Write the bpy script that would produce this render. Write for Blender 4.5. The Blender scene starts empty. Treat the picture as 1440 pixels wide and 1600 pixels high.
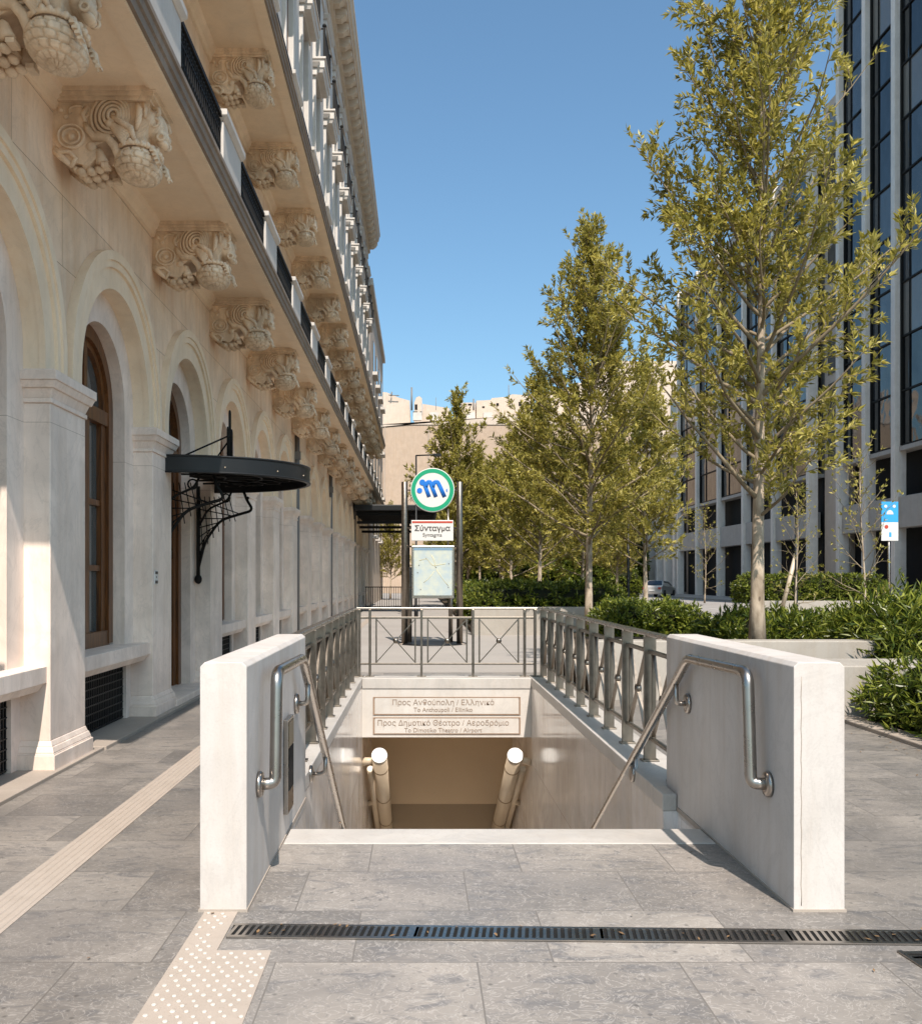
import bpy, math, random
from math import sin, cos, pi, radians, sqrt
from mathutils import Vector, Matrix
random.seed(7)
SC = bpy.context.scene
COL = SC.collection
F = 1500.0
def X_at(px, D): return (px - 655.0) * D / F
def Z_at(py, D): return 1.6 + (905.0 - py) * D / F

# ------------------------------------------------------------------ mesh builder
class MB:
    def __init__(s): s.v = []; s.f = []; s.sm = []
    def add(s, vs, fs, smooth=False):
        n = len(s.v); s.v.extend(vs)
        for f in fs: s.f.append([i + n for i in f]); s.sm.append(smooth)
        return s
    def box(s, x0, x1, y0, y1, z0, z1):
        return s.taper(x0, x1, y0, y1, z0, x0, x1, y0, y1, z1)
    def taper(s, ax0, ax1, ay0, ay1, z0, bx0, bx1, by0, by1, z1):
        vs = [(ax0,ay0,z0),(ax1,ay0,z0),(ax1,ay1,z0),(ax0,ay1,z0),(bx0,by0,z1),(bx1,by0,z1),(bx1,by1,z1),(bx0,by1,z1)]
        return s.add(vs, [(3,2,1,0),(4,5,6,7),(0,1,5,4),(1,2,6,5),(2,3,7,6),(3,0,4,7)])
    def prism(s, poly, y0, y1, smooth=False, axis='Y'):
        n = len(poly)
        if axis == 'Y': vs = [(x, y0, z) for x, z in poly] + [(x, y1, z) for x, z in poly]
        elif axis == 'X': vs = [(y0, x, z) for x, z in poly] + [(y1, x, z) for x, z in poly]
        else: vs = [(x, z, y0) for x, z in poly] + [(x, z, y1) for x, z in poly]
        k = len(s.v); s.v.extend(vs)
        for i in range(n):
            j = (i + 1) % n
            s.f.append([k+i, k+j, k+n+j, k+n+i]); s.sm.append(smooth)
        s.f.append([k+i for i in range(n)][::-1]); s.sm.append(False)
        s.f.append([k+n+i for i in range(n)]); s.sm.append(False)
        return s
    def tube(s, pts, r, n=8, closed=False, cap=True, flat=None):
        pts = [Vector(p) for p in pts]; m = len(pts)
        rr = r if isinstance(r, (list, tuple)) else [r] * m
        up = None; k = len(s.v)
        for i, p in enumerate(pts):
            a = pts[(i - 1) % m] if (closed or i > 0) else p
            b = pts[(i + 1) % m] if (closed or i < m - 1) else p
            t = (b - a)
            if t.length < 1e-9: t = Vector((0, 0, 1))
            t.normalize()
            if up is None:
                up = Vector((0, 0, 1)) if abs(t.z) < .9 else Vector((1, 0, 0))
            u = t.cross(up)
            if u.length < 1e-6: u = t.orthogonal()
            u.normalize(); w = u.cross(t).normalized(); up = w
            for j in range(n):
                a_ = 2 * pi * j / n
                q = p + (u * cos(a_) + w * sin(a_)) * rr[i]
                s.v.append(tuple(q))
        for i in range(m if closed else m - 1):
            i2 = (i + 1) % m
            for j in range(n):
                j2 = (j + 1) % n
                s.f.append([k+i*n+j, k+i*n+j2, k+i2*n+j2, k+i2*n+j]); s.sm.append(True)
        if cap and not closed:
            s.f.append([k+j for j in range(n)][::-1]); s.sm.append(False)
            s.f.append([k+(m-1)*n+j for j in range(n)]); s.sm.append(False)
        return s
    def ball(s, c, rx, ry=None, rz=None, nu=14, nv=8, fn=None):
        ry = rx if ry is None else ry; rz = rx if rz is None else rz
        k = len(s.v)
        for i in range(nv + 1):
            th = pi * i / nv
            for j in range(nu):
                ph = 2 * pi * j / nu
                d = (sin(th) * cos(ph), sin(th) * sin(ph), cos(th))
                q = fn(th, ph) if fn else 1.0
                s.v.append((c[0] + d[0]*rx*q, c[1] + d[1]*ry*q, c[2] + d[2]*rz*q))
        for i in range(nv):
            for j in range(nu):
                j2 = (j + 1) % nu
                s.f.append([k+i*nu+j, k+(i+1)*nu+j, k+(i+1)*nu+j2, k+i*nu+j2]); s.sm.append(True)
        return s
    def lathe(s, prof, c, axis=(0,0,1), n=20, smooth=True):
        ax = Vector(axis).normalized(); u = ax.orthogonal().normalized(); w = ax.cross(u)
        k = len(s.v); m = len(prof); c = Vector(c)
        for (r, h) in prof:
            for j in range(n):
                a = 2*pi*j/n
                s.v.append(tuple(c + ax*h + (u*cos(a) + w*sin(a))*r))
        for i in range(m - 1):
            for j in range(n):
                j2 = (j+1) % n
                s.f.append([k+i*n+j, k+i*n+j2, k+(i+1)*n+j2, k+(i+1)*n+j]); s.sm.append(smooth)
        s.f.append([k+j for j in range(n)][::-1]); s.sm.append(False)
        s.f.append([k+(m-1)*n+j for j in range(n)]); s.sm.append(False)
        return s
    def strip(s, A, B, smooth=False, closed=False):
        k = len(s.v); n = len(A); s.v.extend(A); s.v.extend(B)
        for i in range(n if closed else n - 1):
            j = (i + 1) % n
            s.f.append([k+i, k+j, k+n+j, k+n+i]); s.sm.append(smooth)
        return s
    def mesh(s, name, mat):
        me = bpy.data.meshes.new(name)
        me.from_pydata(s.v, [], s.f)
        me.polygons.foreach_set('use_smooth', s.sm)
        if mat: me.materials.append(mat)
        me.validate(); me.update()
        return me
    def build(s, name, mat, parent=None, bevel=0, fix=False):
        me = s.mesh(name, mat)
        if fix:
            import bmesh
            b = bmesh.new(); b.from_mesh(me)
            bmesh.ops.remove_doubles(b, verts=b.verts, dist=1e-5)
            bmesh.ops.recalc_face_normals(b, faces=b.faces); b.to_mesh(me); b.free()
        o = bpy.data.objects.new(name, me); COL.objects.link(o)
        if parent is not None: setp(o, parent)
        if bevel:
            m = o.modifiers.new('bevel', 'BEVEL'); m.width = bevel; m.segments = 2; m.limit_method = 'ANGLE'; m.angle_limit = radians(40)
        return o
WL = {}
def setp(o, p):
    o.parent = p
    if p.name in WL: o.matrix_parent_inverse = Matrix.Translation(-WL[p.name])
def tag(o, label=None, cat=None, group=None, kind=None):
    if label: o['label'] = label
    if cat: o['category'] = cat
    if group: o['group'] = group
    if kind: o['kind'] = kind
    return o
def thing(name, label, cat, loc=(0,0,0), group=None):
    o = bpy.data.objects.new(name, None); COL.objects.link(o)
    o.location = loc; o.empty_display_size = .2
    if Vector(loc).length > 0: WL[o.name] = Vector(loc)
    return tag(o, label, cat, group)
CH = {}
def kids(o):
    return [c for c in bpy.data.objects if c.parent == o]
def dup(o, off=(0,0,0), parent='same', kid=None):
    """copy of an object and of everything below it"""
    c = o.copy(); COL.objects.link(c)
    c.location = Vector(o.location) + Vector(off)
    if parent != 'same': c.parent = parent
    for ch in (kid if kid is not None else o.children): 
        d = ch.copy(); COL.objects.link(d); d.parent = c
        for g in ch.children:
            e = g.copy(); COL.objects.link(e); e.parent = d
    return c

# ------------------------------------------------------------------ materials
class NT:
    def __init__(s, name):
        s.m = bpy.data.materials.new(name); s.m.use_nodes = True
        s.t = s.m.node_tree; s.t.nodes.clear()
        s.out = s.n('ShaderNodeOutputMaterial')
    def n(s, typ, **kw):
        nd = s.t.nodes.new(typ)
        for k, v in kw.items():
            if k.startswith('i_'): nd.inputs[k[2:].replace('_', ' ')].default_value = v
            else: setattr(nd, k, v)
        return nd
    def l(s, a, b): s.t.links.new(a, b)
    def pos(s, scale=(1,1,1), rot=(0,0,0), loc=(0,0,0), obj=False):
        g = s.n('ShaderNodeTexCoord').outputs['Object'] if obj else s.n('ShaderNodeNewGeometry').outputs['Position']
        mp = s.n('ShaderNodeMapping'); mp.inputs['Scale'].default_value = scale; mp.inputs['Rotation'].default_value = rot; mp.inputs['Location'].default_value = loc
        s.l(g, mp.inputs['Vector']); return mp.outputs['Vector']
    def noise(s, vec, scale, detail=5, rough=.55, dist=0):
        nd = s.n('ShaderNodeTexNoise'); nd.inputs['Scale'].default_value = scale; nd.inputs['Detail'].default_value = detail
        nd.inputs['Roughness'].default_value = rough; nd.inputs['Distortion'].default_value = dist
        s.l(vec, nd.inputs['Vector']); return nd.outputs['Fac']
    def ramp(s, fac, stops, interp='LINEAR'):
        r = s.n('ShaderNodeValToRGB'); r.color_ramp.interpolation = interp
        e = r.color_ramp.elements
        e[0].position, e[0].color = stops[0][0], col4(stops[0][1]); e[1].position, e[1].color = stops[-1][0], col4(stops[-1][1])
        for p, c in stops[1:-1]:
            x = e.new(p); x.color = col4(c)
        s.l(fac, r.inputs['Fac']); return r.outputs['Color']
    def mix(s, a, b, fac, mode='MIX'):
        m = s.n('ShaderNodeMix', data_type='RGBA', blend_type=mode)
        for idx, val in ((0, fac), (6, a), (7, b)):
            if hasattr(val, 'links') or hasattr(val, 'is_linked'): s.l(val, m.inputs[idx])
            else: m.inputs[idx].default_value = val if idx == 0 else col4(val)
        return m.outputs[2]
    def math(s, op, a, b=0.0):
        m = s.n('ShaderNodeMath', operation=op)
        for i, v in enumerate((a, b)):
            if hasattr(v, 'is_linked'): s.l(v, m.inputs[i])
            else: m.inputs[i].default_value = v
        return m.outputs[0]
    def princ(s, color, rough=.5, metal=0, spec=.5, bump=None, bstr=.2, bdist=.02, **kw):
        p = s.n('ShaderNodeBsdfPrincipled')
        for k, v in (('Base Color', color), ('Roughness', rough), ('Metallic', metal), ('Specular IOR Level', spec)):
            if hasattr(v, 'is_linked'): s.l(v, p.inputs[k])
            else: p.inputs[k].default_value = col4(v) if k == 'Base Color' else v
        if bump is not None:
            b = s.n('ShaderNodeBump'); b.inputs['Strength'].default_value = bstr; b.inputs['Distance'].default_value = bdist
            s.l(bump, b.inputs['Height']); s.l(b.outputs['Normal'], p.inputs['Normal'])
        s.l(p.outputs['BSDF'], s.out.inputs['Surface']); return p
def col4(c): return (c[0], c[1], c[2], 1.0) if not isinstance(c, float) else (c, c, c, 1.0)
def sc(c, k): return tuple(min(1, x * k) for x in c)

def stone(name, base, rough=.5, streak=.25, vein=.2, grain=.08, bump=.15, joints=None, spec=.4, warm=(.50,.40,.28)):
    t = NT(name)
    p = t.pos()
    ps = t.pos(scale=(2.2, 2.2, .22))
    a = t.noise(p, 1.6, 6, .6, .6)
    c = t.mix(sc(base, 1.0 - vein), sc(base, 1.0 + vein * .45), t.ramp(a, [(.3, (0,0,0)), (.7, (1,1,1))]))
    st = t.ramp(t.noise(ps, 3.0, 7, .65, .3), [(.45, (0,0,0)), (.75, (1,1,1))])
    c = t.mix(c, tuple(x * y * 1.5 for x, y in zip(base, warm)), t.math('MULTIPLY', st, streak))
    v = t.noise(t.pos(scale=(1, 1, .6), rot=(.4, .3, .2)), 2.2, 8, .6, 2.0)
    vl = t.ramp(v, [(.47, (0,0,0)), (.5, (1,1,1)), (.53, (0,0,0))])
    c = t.mix(c, sc(base, .62), t.math('MULTIPLY', vl, vein * 1.3))
    g = t.noise(p, 90, 3, .7)
    c = t.mix(c, sc(base, .55), t.math('MULTIPLY', t.ramp(g, [(.5, (0,0,0)), (.8, (1,1,1))]), grain * 4))
    h = t.math('ADD', t.math('MULTIPLY', g, .35), a)
    if joints:
        bw, bh, mort, axes = joints
        sep = t.n('ShaderNodeSeparateXYZ'); t.l(t.n('ShaderNodeNewGeometry').outputs['Position'], sep.inputs[0])
        cmb = t.n('ShaderNodeCombineXYZ'); t.l(sep.outputs[axes[0]], cmb.inputs[0]); t.l(sep.outputs[axes[1]], cmb.inputs[1])
        b = t.n('ShaderNodeTexBrick'); b.inputs['Scale'].default_value = 1; b.inputs['Brick Width'].default_value = bw
        b.inputs['Row Height'].default_value = bh; b.inputs['Mortar Size'].default_value = mort; b.inputs['Mortar Smooth'].default_value = .1
        b.inputs['Color1'].default_value = (1,1,1,1); b.inputs['Color2'].default_value = (.93,.92,.91,1); b.inputs['Mortar'].default_value = (.45,.40,.35,1)
        t.l(cmb.outputs[0], b.inputs['Vector'])
        c = t.mix(c, b.outputs['Color'], 1.0, 'MULTIPLY')
        h = t.math('SUBTRACT', h, t.math('MULTIPLY', b.outputs['Fac'], 3.0))
    rr = t.math('ADD', t.math('MULTIPLY', a, .25), rough - .12)
    t.princ(c, rr, spec=spec, bump=h, bstr=bump, bdist=.01)
    return t.m
def plain(name, base, rough=.5, metal=0, spec=.5, var=.15, scale=6, bump=0):
    t = NT(name); n = t.noise(t.pos(), scale, 5, .6)
    c = t.mix(sc(base, 1 - var), sc(base, 1 + var), n)
    r = t.math('ADD', t.math('MULTIPLY', t.noise(t.pos(), scale * 3, 4), .2), max(.02, rough - .1))
    t.princ(c, r, metal, spec, bump=n if bump else None, bstr=bump, bdist=.01)
    return t.m

M = {}
M['marble'] = stone('facade_marble', (.87,.745,.65), .5, .5, .22, .05, .14, (50, 2.9, .002, (1, 2)), warm=(.46,.41,.36))
M['warmwall'] = stone('warm_plastered_stone', (.88,.695,.52), .62, .6, .18, .05, .15, (2.1, .62, .0035, (1, 2)))
M['arch'] = stone('arch_stone', (.86,.71,.53), .6, .3, .10, .04, .1)
M['carved'] = stone('carved_stone', (.86,.685,.495), .65, .8, .34, .08, .3, warm=(.36,.31,.26))
M['soffit'] = stone('soffit_plaster', (.88,.71,.52), .7, .15, .10, .03, .08)
M['fascia'] = stone('weathered_fascia', (.27,.21,.16), .6, .4, .3, .05, .1)
M['white_stone'] = stone('white_stone', (.55,.515,.475), .6, .2, .12, .03, .08)
M['cornice'] = stone('cornice_stone', (.60,.50,.39), .65, .3, .15, .04, .1)
M['parapet'] = stone('parapet_white_render', (.55,.51,.475), .65, .55, .14, .07, .14, warm=(.50,.44,.38))
M['trench'] = stone('polished_marble', (.84,.80,.765), .13, .35, .18, .02, .03, (1.1, 1.2, .003, (1, 2)), spec=.6)
M['coping'] = stone('coping_marble', (.49,.46,.425), .4, .15, .18, .04, .06)
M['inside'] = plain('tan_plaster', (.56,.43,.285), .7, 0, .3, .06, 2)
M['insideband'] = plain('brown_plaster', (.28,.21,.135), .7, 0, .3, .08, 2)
M['groove'] = plain('panel_groove', (.26,.17,.11), .8)
M['grave'] = plain('engraved_letters', (.25,.185,.14), .8)
M['step'] = stone('step_granite', (.64,.61,.57), .6, .1, .15, .1, .1)
M['steel'] = None
M['iron'] = plain('black_iron', (.010,.0095,.009), .6, 0, .15, .3, 20)
M['darkmetal'] = plain('dark_painted_metal', (.010,.011,.012), .45, .0, .35, .2, 4)
M['sign_white'] = plain('sign_white', (.60,.59,.57), .35, 0, .5, .03)
M['sign_green'] = plain('sign_green', (.005,.28,.14), .35, 0, .5, .05)
M['sign_blue'] = plain('sign_blue', (.01,.15,.55), .35, 0, .5, .05)
M['bus_blue'] = plain('stop_sign_blue', (.03,.30,.62), .4, 0, .5, .05)
M['red'] = plain('sign_red', (.42,.05,.025), .4, 0, .5, .05)
M['ink'] = plain('sign_ink', (.05,.045,.04), .6)
M['lampcap'] = plain('white_plastic', (.42,.405,.38), .4, 0, .5, .03)
M['lamptube'] = plain('cream_tube', (.50,.41,.30), .4, 0, .5, .05)
M['soil'] = plain('soil', (.06,.045,.03), .9, 0, .2, .4, 12, .3)
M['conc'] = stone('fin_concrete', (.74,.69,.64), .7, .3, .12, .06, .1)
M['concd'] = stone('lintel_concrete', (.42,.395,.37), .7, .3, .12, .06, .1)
M['tan'] = stone('tan_render', (.45,.345,.26), .8, .35, .12, .05, .1)
M['pale'] = stone('pale_render', (.56,.47,.39), .8, .25, .12, .05, .1)
M['asphalt'] = plain('asphalt', (.29,.275,.26), .85, 0, .3, .2, 1.5, .1)
M['kerb'] = stone('kerb_stone', (.37,.315,.265), .7, .1, .12, .1, .1)
M['tyre'] = plain('tyre_rubber', (.02,.02,.02), .8)
M['dkgrey'] = plain('dark_grey', (.16,.155,.15), .6)
M['planter'] = stone('planter_concrete', (.36,.33,.29), .7, .25, .15, .08, .1)
M['dark'] = plain('dark_interior', (.012,.012,.012), .8, 0, .2)
M['curtain'] = plain('pale_curtain', (.30,.31,.30), .8, 0, .2, .2, 3)

def wood():
    t = NT('varnished_wood'); v = t.pos(scale=(9, 9, .7))
    n = t.noise(v, 3, 8, .6, 1.0)
    c = t.mix((.045,.016,.005), (.20,.075,.02), t.ramp(n, [(.3,(0,0,0)), (.7,(1,1,1))]))
    t.princ(c, .35, bump=n, bstr=.1, bdist=.005); return t.m
M['wood'] = wood()
def steel():
    t = NT('brushed_steel'); n = t.noise(t.pos(scale=(3, 3, 3)), 4, 4)
    c = t.mix((.30,.27,.24), (.44,.40,.365), n)
    t.princ(c, t.math('ADD', t.math('MULTIPLY', n, .08), .24), 1.0); return t.m
M['steel'] = steel()
def darksteel():
    t = NT('weathered_steel'); n = t.noise(t.pos(), 14, 5)
    c = t.mix((.15,.13,.11), (.32,.28,.235), n)
    t.princ(c, t.math('ADD', t.math('MULTIPLY', n, .2), .26), 1.0); return t.m
M['darksteel'] = darksteel()
def glass(name, base, rough=.03, wob=.02, blinds=None):
    t = NT(name); n = t.noise(t.pos(), .5, 2)
    if blinds:
        r = t.n('ShaderNodeObjectInfo').outputs['Random']
        c = t.ramp(r, [(0, sc(base,.5)), (.55, sc(base,1.6)), (.70, sc(base,2.5)), (.86, blinds), (1, sc(blinds,.5))], 'CONSTANT')
        t.princ(c, rough, 0, .6, bump=n, bstr=wob, bdist=.5); return t.m
    t.princ(t.mix(sc(base,.7), sc(base,1.3), t.noise(t.pos(), .4, 2)), rough, 0, .9, bump=n, bstr=wob, bdist=.5); return t.m
M['glass'] = glass('tinted_glass', (.022,.024,.026), .05, .14, (.15,.14,.125))
M['winglass'] = glass('window_glass', (.07,.08,.08), .04)
M['carglass'] = glass('car_glass', (.01,.01,.012))
def paint(name, base):
    t = NT(name); p = t.princ(t.mix(sc(base,.9), sc(base,1.1), t.noise(t.pos(), 3, 3)), .3, .2); p.inputs['Coat Weight'].default_value = .6; return t.m
M['carwhite'] = paint('silver_car_paint', (.48,.46,.44))
M['cardark'] = paint('dark_car_paint', (.03,.035,.05))

def paving():
    t = NT('grey_marble_paving')
    p = t.pos()
    b = t.n('ShaderNodeTexBrick'); b.offset = .38; b.offset_frequency = 2
    for k, v in (('Scale', 1), ('Brick Width', .84), ('Row Height', .62), ('Mortar Size', .0038), ('Mortar Smooth', .2), ('Bias', 0)): b.inputs[k].default_value = v
    b.inputs['Color1'].default_value = (0,0,0,1); b.inputs['Color2'].default_value = (1,1,1,1); b.inputs['Mortar'].default_value = (.5,.5,.5,1)
    t.l(t.pos(loc=(.28, .33, 0)), b.inputs['Vector'])
    tile = b.outputs['Color']
    # shift the veining from slab to slab
    off = t.n('ShaderNodeVectorMath', operation='MULTIPLY_ADD'); t.l(tile, off.inputs[0]); off.inputs[1].default_value = (7, 3, 11); t.l(p, off.inputs[2])
    pv = off.outputs[0]
    a = t.noise(pv, 1.5, 7, .62, .8)
    base = t.mix((.21,.194,.18), (.335,.305,.277), t.ramp(a, [(.32,(0,0,0)), (.68,(1,1,1))]))
    base = t.mix(base, t.mix((.64,.635,.63), (1.14,1.11,1.06), tile), .9, 'MULTIPLY')
    mp = t.n('ShaderNodeMapping'); mp.inputs['Scale'].default_value = (1.0, 2.4, 1); t.l(pv, mp.inputs['Vector'])
    sm = t.ramp(t.noise(mp.outputs[0], 3.2, 6, .6, 1.6), [(.52,(0,0,0)), (.66,(1,1,1))])
    base = t.mix(base, (.135,.130,.130), t.math('MULTIPLY', sm, .75))
    w = t.noise(pv, 9.5, 2.5, .5, 3.0)
    wl = t.ramp(w, [(.455,(0,0,0)), (.485,(1,1,1)), (.515,(0,0,0))])
    base = t.mix(base, (.50,.46,.42), t.math('MULTIPLY', wl, .48))
    w2 = t.noise(pv, 15, 3, .5, 2.0)
    dl = t.ramp(w2, [(.60,(0,0,0)), (.70,(1,1,1))])
    base = t.mix(base, (.12,.113,.11), t.math('MULTIPLY', dl, .55))
    v = t.n('ShaderNodeTexVoronoi'); v.inputs['Scale'].default_value = 9; v.inputs['Randomness'].default_value = 1; t.l(p, v.inputs['Vector'])
    sp = t.ramp(v.outputs['Distance'], [(.06,(1,1,1)), (.12,(0,0,0))])
    base = t.mix(base, (.07,.065,.06), t.math('MULTIPLY', sp, .6))
    pt = t.ramp(t.noise(p, .55, 4, .6, .5), [(.50,(0,0,0)), (.70,(1,1,1))])
    base = t.mix(base, (.15,.143,.14), t.math('MULTIPLY', pt, .55))
    base = t.mix(base, (.15,.135,.12), t.math('MULTIPLY', b.outputs['Fac'], .95))
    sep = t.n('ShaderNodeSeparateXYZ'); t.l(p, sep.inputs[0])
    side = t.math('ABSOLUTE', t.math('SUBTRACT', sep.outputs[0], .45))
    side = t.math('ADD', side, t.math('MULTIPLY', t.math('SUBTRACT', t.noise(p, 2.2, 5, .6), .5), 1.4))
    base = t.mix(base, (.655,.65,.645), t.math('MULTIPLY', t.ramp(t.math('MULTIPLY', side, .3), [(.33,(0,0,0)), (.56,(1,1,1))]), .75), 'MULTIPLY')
    r = t.math('ADD', t.math('MULTIPLY', a, .35), .28)
    h = t.math('SUBTRACT', t.math('MULTIPLY', w, .5), t.math('MULTIPLY', b.outputs['Fac'], 2))
    t.princ(base, r, spec=.45, bump=h, bstr=.22, bdist=.008)
    return t.m
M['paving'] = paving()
def ground_mat():
    t = NT('plain_pavement'); a = t.noise(t.pos(), .6, 8, .65)
    t.princ(t.mix((.26,.24,.22), (.38,.35,.32), a), .75, bump=t.noise(t.pos(), 8, 4), bstr=.1); return t.m
M['ground'] = ground_mat()
def tact():
    t = NT('beige_tactile_tile'); n = t.noise(t.pos(), 7, 7, .65, .5)
    c = t.mix((.30,.25,.205), (.42,.355,.30), n)
    g = t.ramp(t.noise(t.pos(), 60, 3, .7), [(.6,(0,0,0)), (.8,(1,1,1))])
    c = t.mix(c, (.2,.15,.11), t.math('MULTIPLY', g, .5))
    t.princ(c, .7, bump=n, bstr=.1); return t.m
M['tactile'] = tact()
M['stud'] = plain('pale_stud', (.48,.44,.39), .5, 0, .4, .2, 30)
def bark():
    t = NT('smooth_bark'); n = t.noise(t.pos(scale=(1, 1, .4)), 7, 6, .6, .6)
    c = t.mix((.22,.17,.12), (.46,.38,.29), t.ramp(n, [(.35,(0,0,0)), (.6,(1,1,1))]))
    k = t.n('ShaderNodeTexVoronoi'); k.inputs['Scale'].default_value = 5; t.l(t.pos(scale=(1.6, 1.6, .8)), k.inputs['Vector'])
    c = t.mix(c, (.09,.065,.045), t.math('MULTIPLY', t.ramp(k.outputs['Distance'], [(.10,(1,1,1)), (.18,(0,0,0))]), .8))
    t.princ(c, .8, bump=n, bstr=.3, bdist=.02, spec=.2); return t.m
M['bark'] = bark()
M['twig'] = plain('twig_bark', (.23,.185,.125), .8, 0, .2, .3, 8)
def leafmat(name, c0, c1, c2, trans=.35, rough=.45):
    t = NT(name)
    r = t.n('ShaderNodeNewGeometry').outputs['Random Per Island']
    c = t.ramp(r, [(0, c0), (.55, c1), (1, c2)])
    c = t.mix(c, sc(c0, .6), t.ramp(t.noise(t.pos(), 1.1, 3), [(.45,(0,0,0)), (.8,(.5,.5,.5))]))
    p = t.princ(c, rough, spec=.4)
    tr = t.n('ShaderNodeBsdfTranslucent'); t.l(t.mix(c, (1.0,.9,.35), .25, 'MULTIPLY'), tr.inputs['Color'])
    mx = t.n('ShaderNodeMixShader'); mx.inputs[0].default_value = trans
    t.l(p.outputs[0], mx.inputs[1]); t.l(tr.outputs[0], mx.inputs[2]); t.l(mx.outputs[0], t.out.inputs['Surface'])
    return t.m
M['leaf'] = leafmat('olive_leaf', (.18,.172,.032), (.41,.365,.08), (.63,.55,.17), .45)
M['hedge'] = leafmat('hedge_leaf', (.025,.05,.007), (.13,.165,.02), (.34,.36,.06), .32, .35)
M['core'] = plain('hedge_dark_core', (.016,.018,.008), .9, 0, .1, .3, 9)

# ------------------------------------------------------------------ camera, sky, sun
cam = bpy.data.cameras.new('camera'); co = bpy.data.objects.new('camera', cam); COL.objects.link(co)
co.location = (0, 0, 1.6); co.rotation_euler = (radians(90), 0, 0)
cam.sensor_width = 36; cam.sensor_fit = 'AUTO'; cam.lens = F / 1600 * 36
cam.shift_x = (720 - 655) / 1600; cam.shift_y = (905 - 800) / 1600
cam.clip_start = .05; cam.clip_end = 3000
SC.camera = co
SUN_DIR = Vector((-.13, .76, -1.0)).normalized()
EL = math.asin(-SUN_DIR.z)
w = bpy.data.worlds.new('World'); SC.world = w; w.use_nodes = True
nt = w.node_tree; bg = nt.nodes['Background']; sky = nt.nodes.new('ShaderNodeTexSky'); sky.sky_type = 'NISHITA'
sky.sun_disc = False; sky.sun_elevation = EL; sky.sun_rotation = math.atan2(-SUN_DIR.x, -SUN_DIR.y)
sky.air_density = 1.0; sky.dust_density = 2.2; sky.ozone_density = 1.2; sky.altitude = 50
tint = nt.nodes.new('ShaderNodeMix'); tint.data_type = 'RGBA'; tint.blend_type = 'MULTIPLY'; tint.inputs[0].default_value = 1; tint.inputs[7].default_value = (.66, .85, .88, 1)
nt.links.new(sky.outputs[0], tint.inputs[6]); nt.links.new(tint.outputs[2], bg.inputs[0]); bg.inputs[1].default_value = .10
sl = bpy.data.lights.new('sun', 'SUN'); so = bpy.data.objects.new('sun', sl); COL.objects.link(so)
sl.energy = 3.1; sl.angle = radians(.53); sl.color = (1.0, .895, .80)
so.rotation_euler = SUN_DIR.to_track_quat('-Z', 'Y').to_euler(); so.location = (10, -20, 40)
SC.view_settings.view_transform = 'Standard'; SC.view_settings.look = 'None'; SC.view_settings.gamma = 1; SC.view_settings.exposure = 1.12
SC.render.engine = 'CYCLES'
cy = SC.cycles; cy.use_denoising = True; cy.max_bounces = 10; cy.diffuse_bounces = 7; cy.glossy_bounces = 4; cy.transmission_bounces = 3
cy.sample_clamp_indirect = 6; cy.caustics_reflective = False; cy.caustics_refractive = False

# ------------------------------------------------------------------ ground
HX0, HX1, HY0, HY1 = -.92, 1.86, 6.12, 15.0
def holed(x0, x1, y0, y1, z, mb):
    for a, b, c, d in ((x0, HX0, y0, y1), (HX1, x1, y0, y1), (HX0, HX1, y0, HY0), (HX0, HX1, HY1, y1)):
        mb.add([(a,c,z),(b,c,z),(b,d,z),(a,d,z)], [(0,1,2,3)])
    return mb
tag(holed(-900, 900, -60, 1500, -.012, MB()).build('ground', M['ground']), kind='structure')
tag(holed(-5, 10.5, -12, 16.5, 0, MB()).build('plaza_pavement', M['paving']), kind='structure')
mb = MB(); mb.add([(-5,16.5,-.001),(10.5,16.5,-.001),(10.5,100,-.001),(-5,100,-.001)], [(0,1,2,3)])
tag(mb.build('promenade_pavement', M['ground']), kind='structure')
mb = MB(); mb.add([(10.7,-12,-.006),(22,-12,-.006),(22,104,-.006),(10.7,104,-.006)], [(0,1,2,3)])
tag(mb.build('road', M['asphalt']), kind='structure')
mb = MB(); mb.box(10.5,10.75,-12,104,-.1,.05)
tag(mb.build('road_kerb', M['kerb'], bevel=.01), kind='structure')
mb = MB(); mb.box(22,26.4,-12,104,-.1,.13)
tag(mb.build('far_pavement', M['ground'], bevel=.01), kind='structure')
mb = MB()
for k in range(16): mb.add([(15.9,8+k*6,-.002),(16.02,8+k*6,-.002),(16.02,11+k*6,-.002),(15.9,11+k*6,-.002)], [(0,1,2,3)])
tag(mb.build('road_markings', M['sign_white']), kind='structure')

# tactile strips
mb = MB()
x0, x1 = -2.11, -1.885
mb.box(x0, x1, -2, 42, -.02, .004)
for i in range(5):
    xc = x0 + .03 + i * .041
    mb.taper(xc-.012, xc+.012, -2, 42, .004, xc-.007, xc+.007, -2, 42, .009)
tag(mb.build('tactile_guidance_strip', M['tactile']), 'long ribbed beige guidance strip running along the grey pavement beside the facade', 'tactile strip')
t = thing('tactile_warning_strip', 'beige studded tactile strip ending at the foot of the left white wall', 'tactile strip', (-.83, 3.6, 0))
mb = MB(); mb.box(-1.03, -.87, 4.13, 4.615, -.02, .004); mb.box(-1.03, -.635, 2.2, 4.13, -.02, .0042)
mb.build('paver', M['tactile'], t)
mb = MB(); r = 0; y = 2.24
while y < 4.58:
    xx = -1.0 + (.029 if r % 2 else 0)
    while xx < -.65:
        if not (y > 4.1 and xx > -.89):
            if random.random() > .05:
                jx, jy = random.uniform(-.006,.006), random.uniform(-.008,.008)
                rr = random.uniform(.0095,.0125)
                mb.lathe([(rr,.003),(rr*.9,.0075),(rr*.6,.0095)], (xx+jx, y+jy, 0), n=10)
        xx += .058
    y += .045; r += 1
tag(mb.build('stud', M['stud'], t), kind='stuff')

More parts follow.
